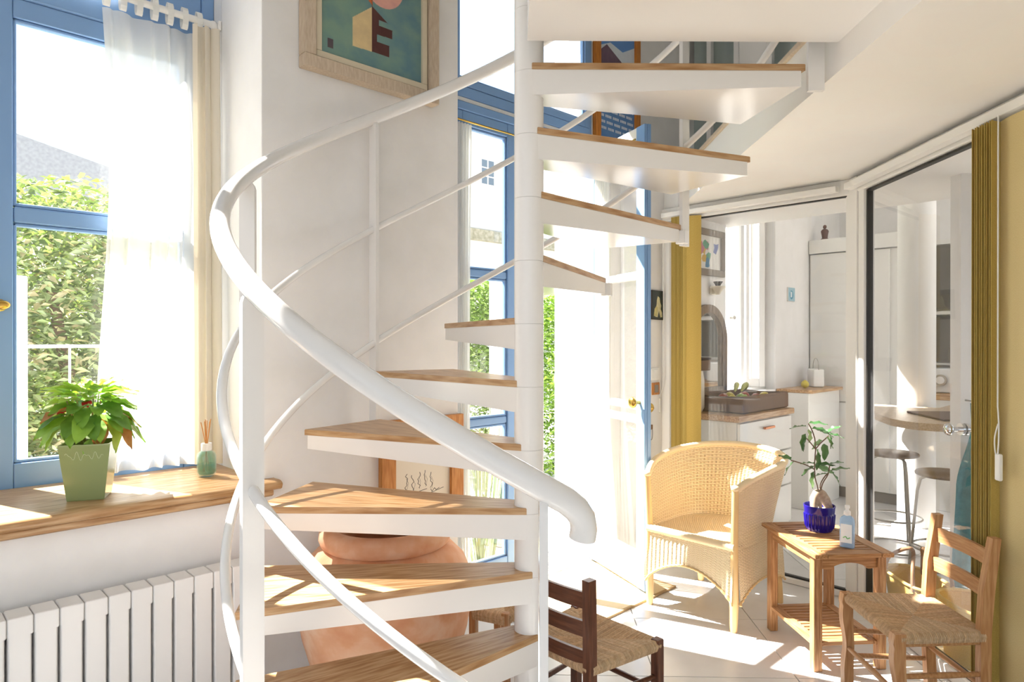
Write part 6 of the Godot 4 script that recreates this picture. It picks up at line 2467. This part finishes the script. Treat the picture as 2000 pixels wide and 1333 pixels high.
func build_outside() -> void:
	var lb := MB.new()
	# a small blade folded along its middle
	for s in [-1.0, 1.0]:
		lb.tri(Vector3(0, 0, 0), Vector3(0.45, 0.05, 0.2 * s), Vector3(1, -0.12, 0), Vector3(0, 1, 0.3 * -s), Vector3(0, 1, 0.3 * -s), Vector3(0, 1, 0.3 * -s))
	var blade := lb.mesh()
	var greens := [lin("8d9b6c"), lin("9dab7c"), lin("afba8e"), lin("788a58"), lin("b5ab86"), lin("65784a")]

	# the big laurel bush that fills the left window
	var o := thing("laurel_bush", "large leafy green bush outside the left window", "bush", Vector3(1.0, 0, -2.9))
	var b := MB.new()
	b.tube([Vector3(0, -0.08, 0), Vector3(0.05, 0.8, 0), Vector3(-0.1, 1.7, 0)], [0.06, 0.05, 0.03], 8)
	part("trunk", b, m.bark, o)
	leaf_cloud("foliage", m.hedge_leaf, blade, 34000, 3, func(r): return ball_point(r, Vector3(-0.2, 1.15, -0.3), Vector3(2.1, 1.32, 0.8)), 0.085, greens, o)
	o = thing("background_shrub", "paler shrub behind the laurel, under the slate roof", "bush", Vector3(2.6, 0, -5.2))
	b = MB.new()
	b.tube([Vector3(0, -0.08, 0), Vector3(0, 1.4, 0)], 0.05, 8)
	part("trunk", b, m.bark, o)
	leaf_cloud("foliage", m.hedge_leaf, blade, 16000, 4, func(r): return ball_point(r, Vector3(-0.6, 1.6, 0), Vector3(3.0, 1.35, 0.9)), 0.12, [lin("a5b97a"), lin("b9c88d"), lin("93ab66"), lin("c6cf9d")], o)
	# guard rail before the window
	o = thing("guard_rail", "thin white guard rail and post outside the left window", "railing", Vector3(0, 0, -1.0))
	b = MB.new()
	b.span(Vector3(0.455, -0.08, -0.02), Vector3(0.50, 1.60, 0.02), 0.004)
	part("post", b, m.white_matt, o)
	b = MB.new()
	b.tube([Vector3(-0.6, 1.30, 0), Vector3(1.6, 1.30, 0)], 0.007, 8)
	part("rail", b, m.white_matt, o)
	for i in 3:
		b = MB.new()
		b.tube([Vector3(0.655 + 0.26 * i, -0.05, 0), Vector3(0.655 + 0.26 * i, 1.30, 0)], 0.005, 6)
		part("baluster", b, m.white_matt, o)

	# slate-roofed house beyond
	o = thing("slate_house", "white house with a grey slate roof beyond the left bushes", "house", Vector3(0, 0, -11.5))
	b = MB.new()
	b.span(Vector3(-9, -0.1, -5), Vector3(4.2, 2.9, 0))
	part("wall", b, m.render_white, o)
	b = MB.new()
	b.prism(PackedVector2Array([Vector2(-9.0, 7.2), Vector2(1.3, 4.85), Vector2(4.9, 4.0), Vector2(4.9, 2.8), Vector2(-9.0, 2.8)]), -5.2, 0.35)
	part("roof", b, m.slate, o)

	# bright green hedge seen through the side light and the open door
	o = thing("cypress_hedge", "bright green clipped hedge outside the garden door", "hedge", Vector3(5.5, 0, -3.3))
	b = MB.new()
	b.tube([Vector3(0, -0.08, 0), Vector3(0, 1.6, 0)], 0.05, 8)
	part("trunk", b, m.bark, o)
	leaf_cloud("foliage", m.hedge_leaf, blade, 22000, 7, func(r): return Vector3(r.randf_range(-1.7, 0.6), 2.05 * pow(r.randf(), 0.75), r.randf_range(-0.35, 0.35)), 0.075, [lin("79944a"), lin("8fab58"), lin("647f3d"), lin("a3bb6c")], o)
	o = thing("corner_hedge", "dense green hedge close beside the open door", "hedge", Vector3(5.15, 0, -1.75))
	b = MB.new()
	b.tube([Vector3(0, -0.08, 0), Vector3(0, 1.3, 0)], 0.04, 8)
	part("trunk", b, m.bark, o)
	leaf_cloud("foliage", m.hedge_leaf, blade, 9000, 8, func(r): return Vector3(r.randf_range(-0.55, 0.5), 1.75 * pow(r.randf(), 0.8), r.randf_range(-0.3, 0.3)), 0.075, [lin("77953f"), lin("90ae50"), lin("5f7f34")], o)
	o = thing("garden_grass", "tuft of long grass outside the side light", "grass", Vector3(2.78, -0.08, -0.66))
	var gb := MB.new()
	var r2 := RandomNumberGenerator.new()
	r2.seed = 6
	for i in 64:
		var a := r2.randf_range(0, TAU)
		var l := r2.randf_range(0.6, 1.45)
		var d := Vector3(cos(a), 0, -0.55 * absf(sin(a)) + 0.12)
		var p0 := d * r2.randf_range(0.0, 0.12)
		var p1 := p0 + d * l * 0.12 + Vector3(0, l * 0.7, 0)
		var p2 := p0 + d * l * 0.45 + Vector3(0, l * 0.8, 0)
		var w := d.cross(Vector3.UP) * 0.006
		gb.quad(p0 - w, p0 + w, p1 + w * 0.8, p1 - w * 0.8, Vector3.UP + d)
		gb.flat(p1 - w * 0.8, p1 + w * 0.8, p2, Vector3.UP)
	part("blades", gb, m.grass_blade, o)
	# pale post and planters in the yard
	b = MB.new()
	b.span(Vector3(-0.045, -0.08, -0.045), Vector3(0.045, 1.9, 0.045), 0.006)
	b.span(Vector3(-0.06, 1.9, -0.06), Vector3(0.06, 1.95, 0.06), 0.006)
	alone("gate_post", b, m.render_white, "pale stone gate post in the yard, seen through the side light", "post", "", Vector3(4.14, 0, -2.0))
	o = thing("planter", "stone planter on the paving outside the side light", "planter", Vector3(3.25, -0.08, -0.95), 0.3)
	b = MB.new()
	b.span(Vector3(-0.2, 0, -0.1), Vector3(0.2, 0.16, 0.1), 0.012)
	part("trough", b, m.grey_stone, o)
	b = MB.new()
	b.span(Vector3(-0.18, 0.15, -0.08), Vector3(0.18, 0.165, 0.08))
	part("soil", b, m.soil, o)
	o = thing("garden_pot", "terracotta pot outside beside the stone planter", "pot", Vector3(2.66, -0.08, -1.25))
	b = MB.new()
	b.lathe([Vector2(0.0, 0.0), Vector2(0.07, 0.0), Vector2(0.10, 0.16), Vector2(0.11, 0.165), Vector2(0.11, 0.19), Vector2(0.095, 0.19), Vector2(0.09, 0.15), Vector2(0.0, 0.14)], 28)
	part("pot", b, m.terracotta, o)
	b = MB.new()
	leaf_cloud("foliage", m.hedge_leaf, blade, 120, 9, func(r): return ball_point(r, Vector3(0, 0.24, 0), Vector3(0.1, 0.09, 0.1)), 0.06, greens, o)

	# pale apartment house opposite, with small windows and a roof railing
	o = thing("apartment_house", "pale apartment house with small windows, far beyond the garden door", "building", Vector3(13.0, 0, -13.0))
	b = MB.new()
	b.span(Vector3(-5, -0.1, -6), Vector3(12, 8.2, 0))
	part("wall", b, m.render_white, o)
	b = MB.new()
	b.span(Vector3(-5.1, 4.35, -0.02), Vector3(12, 4.7, 0.12), 0.02)
	part("ledge", b, m.mossy_stone, o)
	for q in [[-0.9, 6.6], [0.9, 6.5], [2.6, 6.3], [-0.9, 5.6 - 3.0], [1.6, 2.6]]:
		var w := group_part("window", o, Vector3(q[0], q[1], 0.0))
		b = MB.new()
		b.span(Vector3(-0.3, -0.42, 0.0), Vector3(0.3, 0.42, 0.03))
		part("frame", b, m.white_matt, w)
		for s in [-1.0, 1.0]:
			for k in [-1.0, 0.0, 1.0]:
				b = MB.new()
				b.span(Vector3(s * 0.14 - 0.11, k * 0.26 - 0.11, 0.03), Vector3(s * 0.14 + 0.11, k * 0.26 + 0.11, 0.036))
				part("pane", b, m.far_pane, w)
	for i in 3:
		b = MB.new()
		b.tube([Vector3(-2, 8.45 + 0.28 * i, -0.1), Vector3(6, 8.45 + 0.28 * i, -0.1)], 0.02, 6)
		part("roof_rail", b, m.steel, o)
	for i in 6:
		b = MB.new()
		b.tube([Vector3(-2 + 1.4 * i, 8.2, -0.1), Vector3(-2 + 1.4 * i, 9.05, -0.1)], 0.025, 6)
		part("rail_post", b, m.steel, o)


func ball_point(r: RandomNumberGenerator, c: Vector3, s: Vector3) -> Vector3:
	var d := Vector3(r.randfn(), r.randfn(), r.randfn()).normalized()
	var k := pow(r.randf(), 0.28)
	var p := c + d * s * k
	p.y = maxf(p.y, 0.0)
	return p
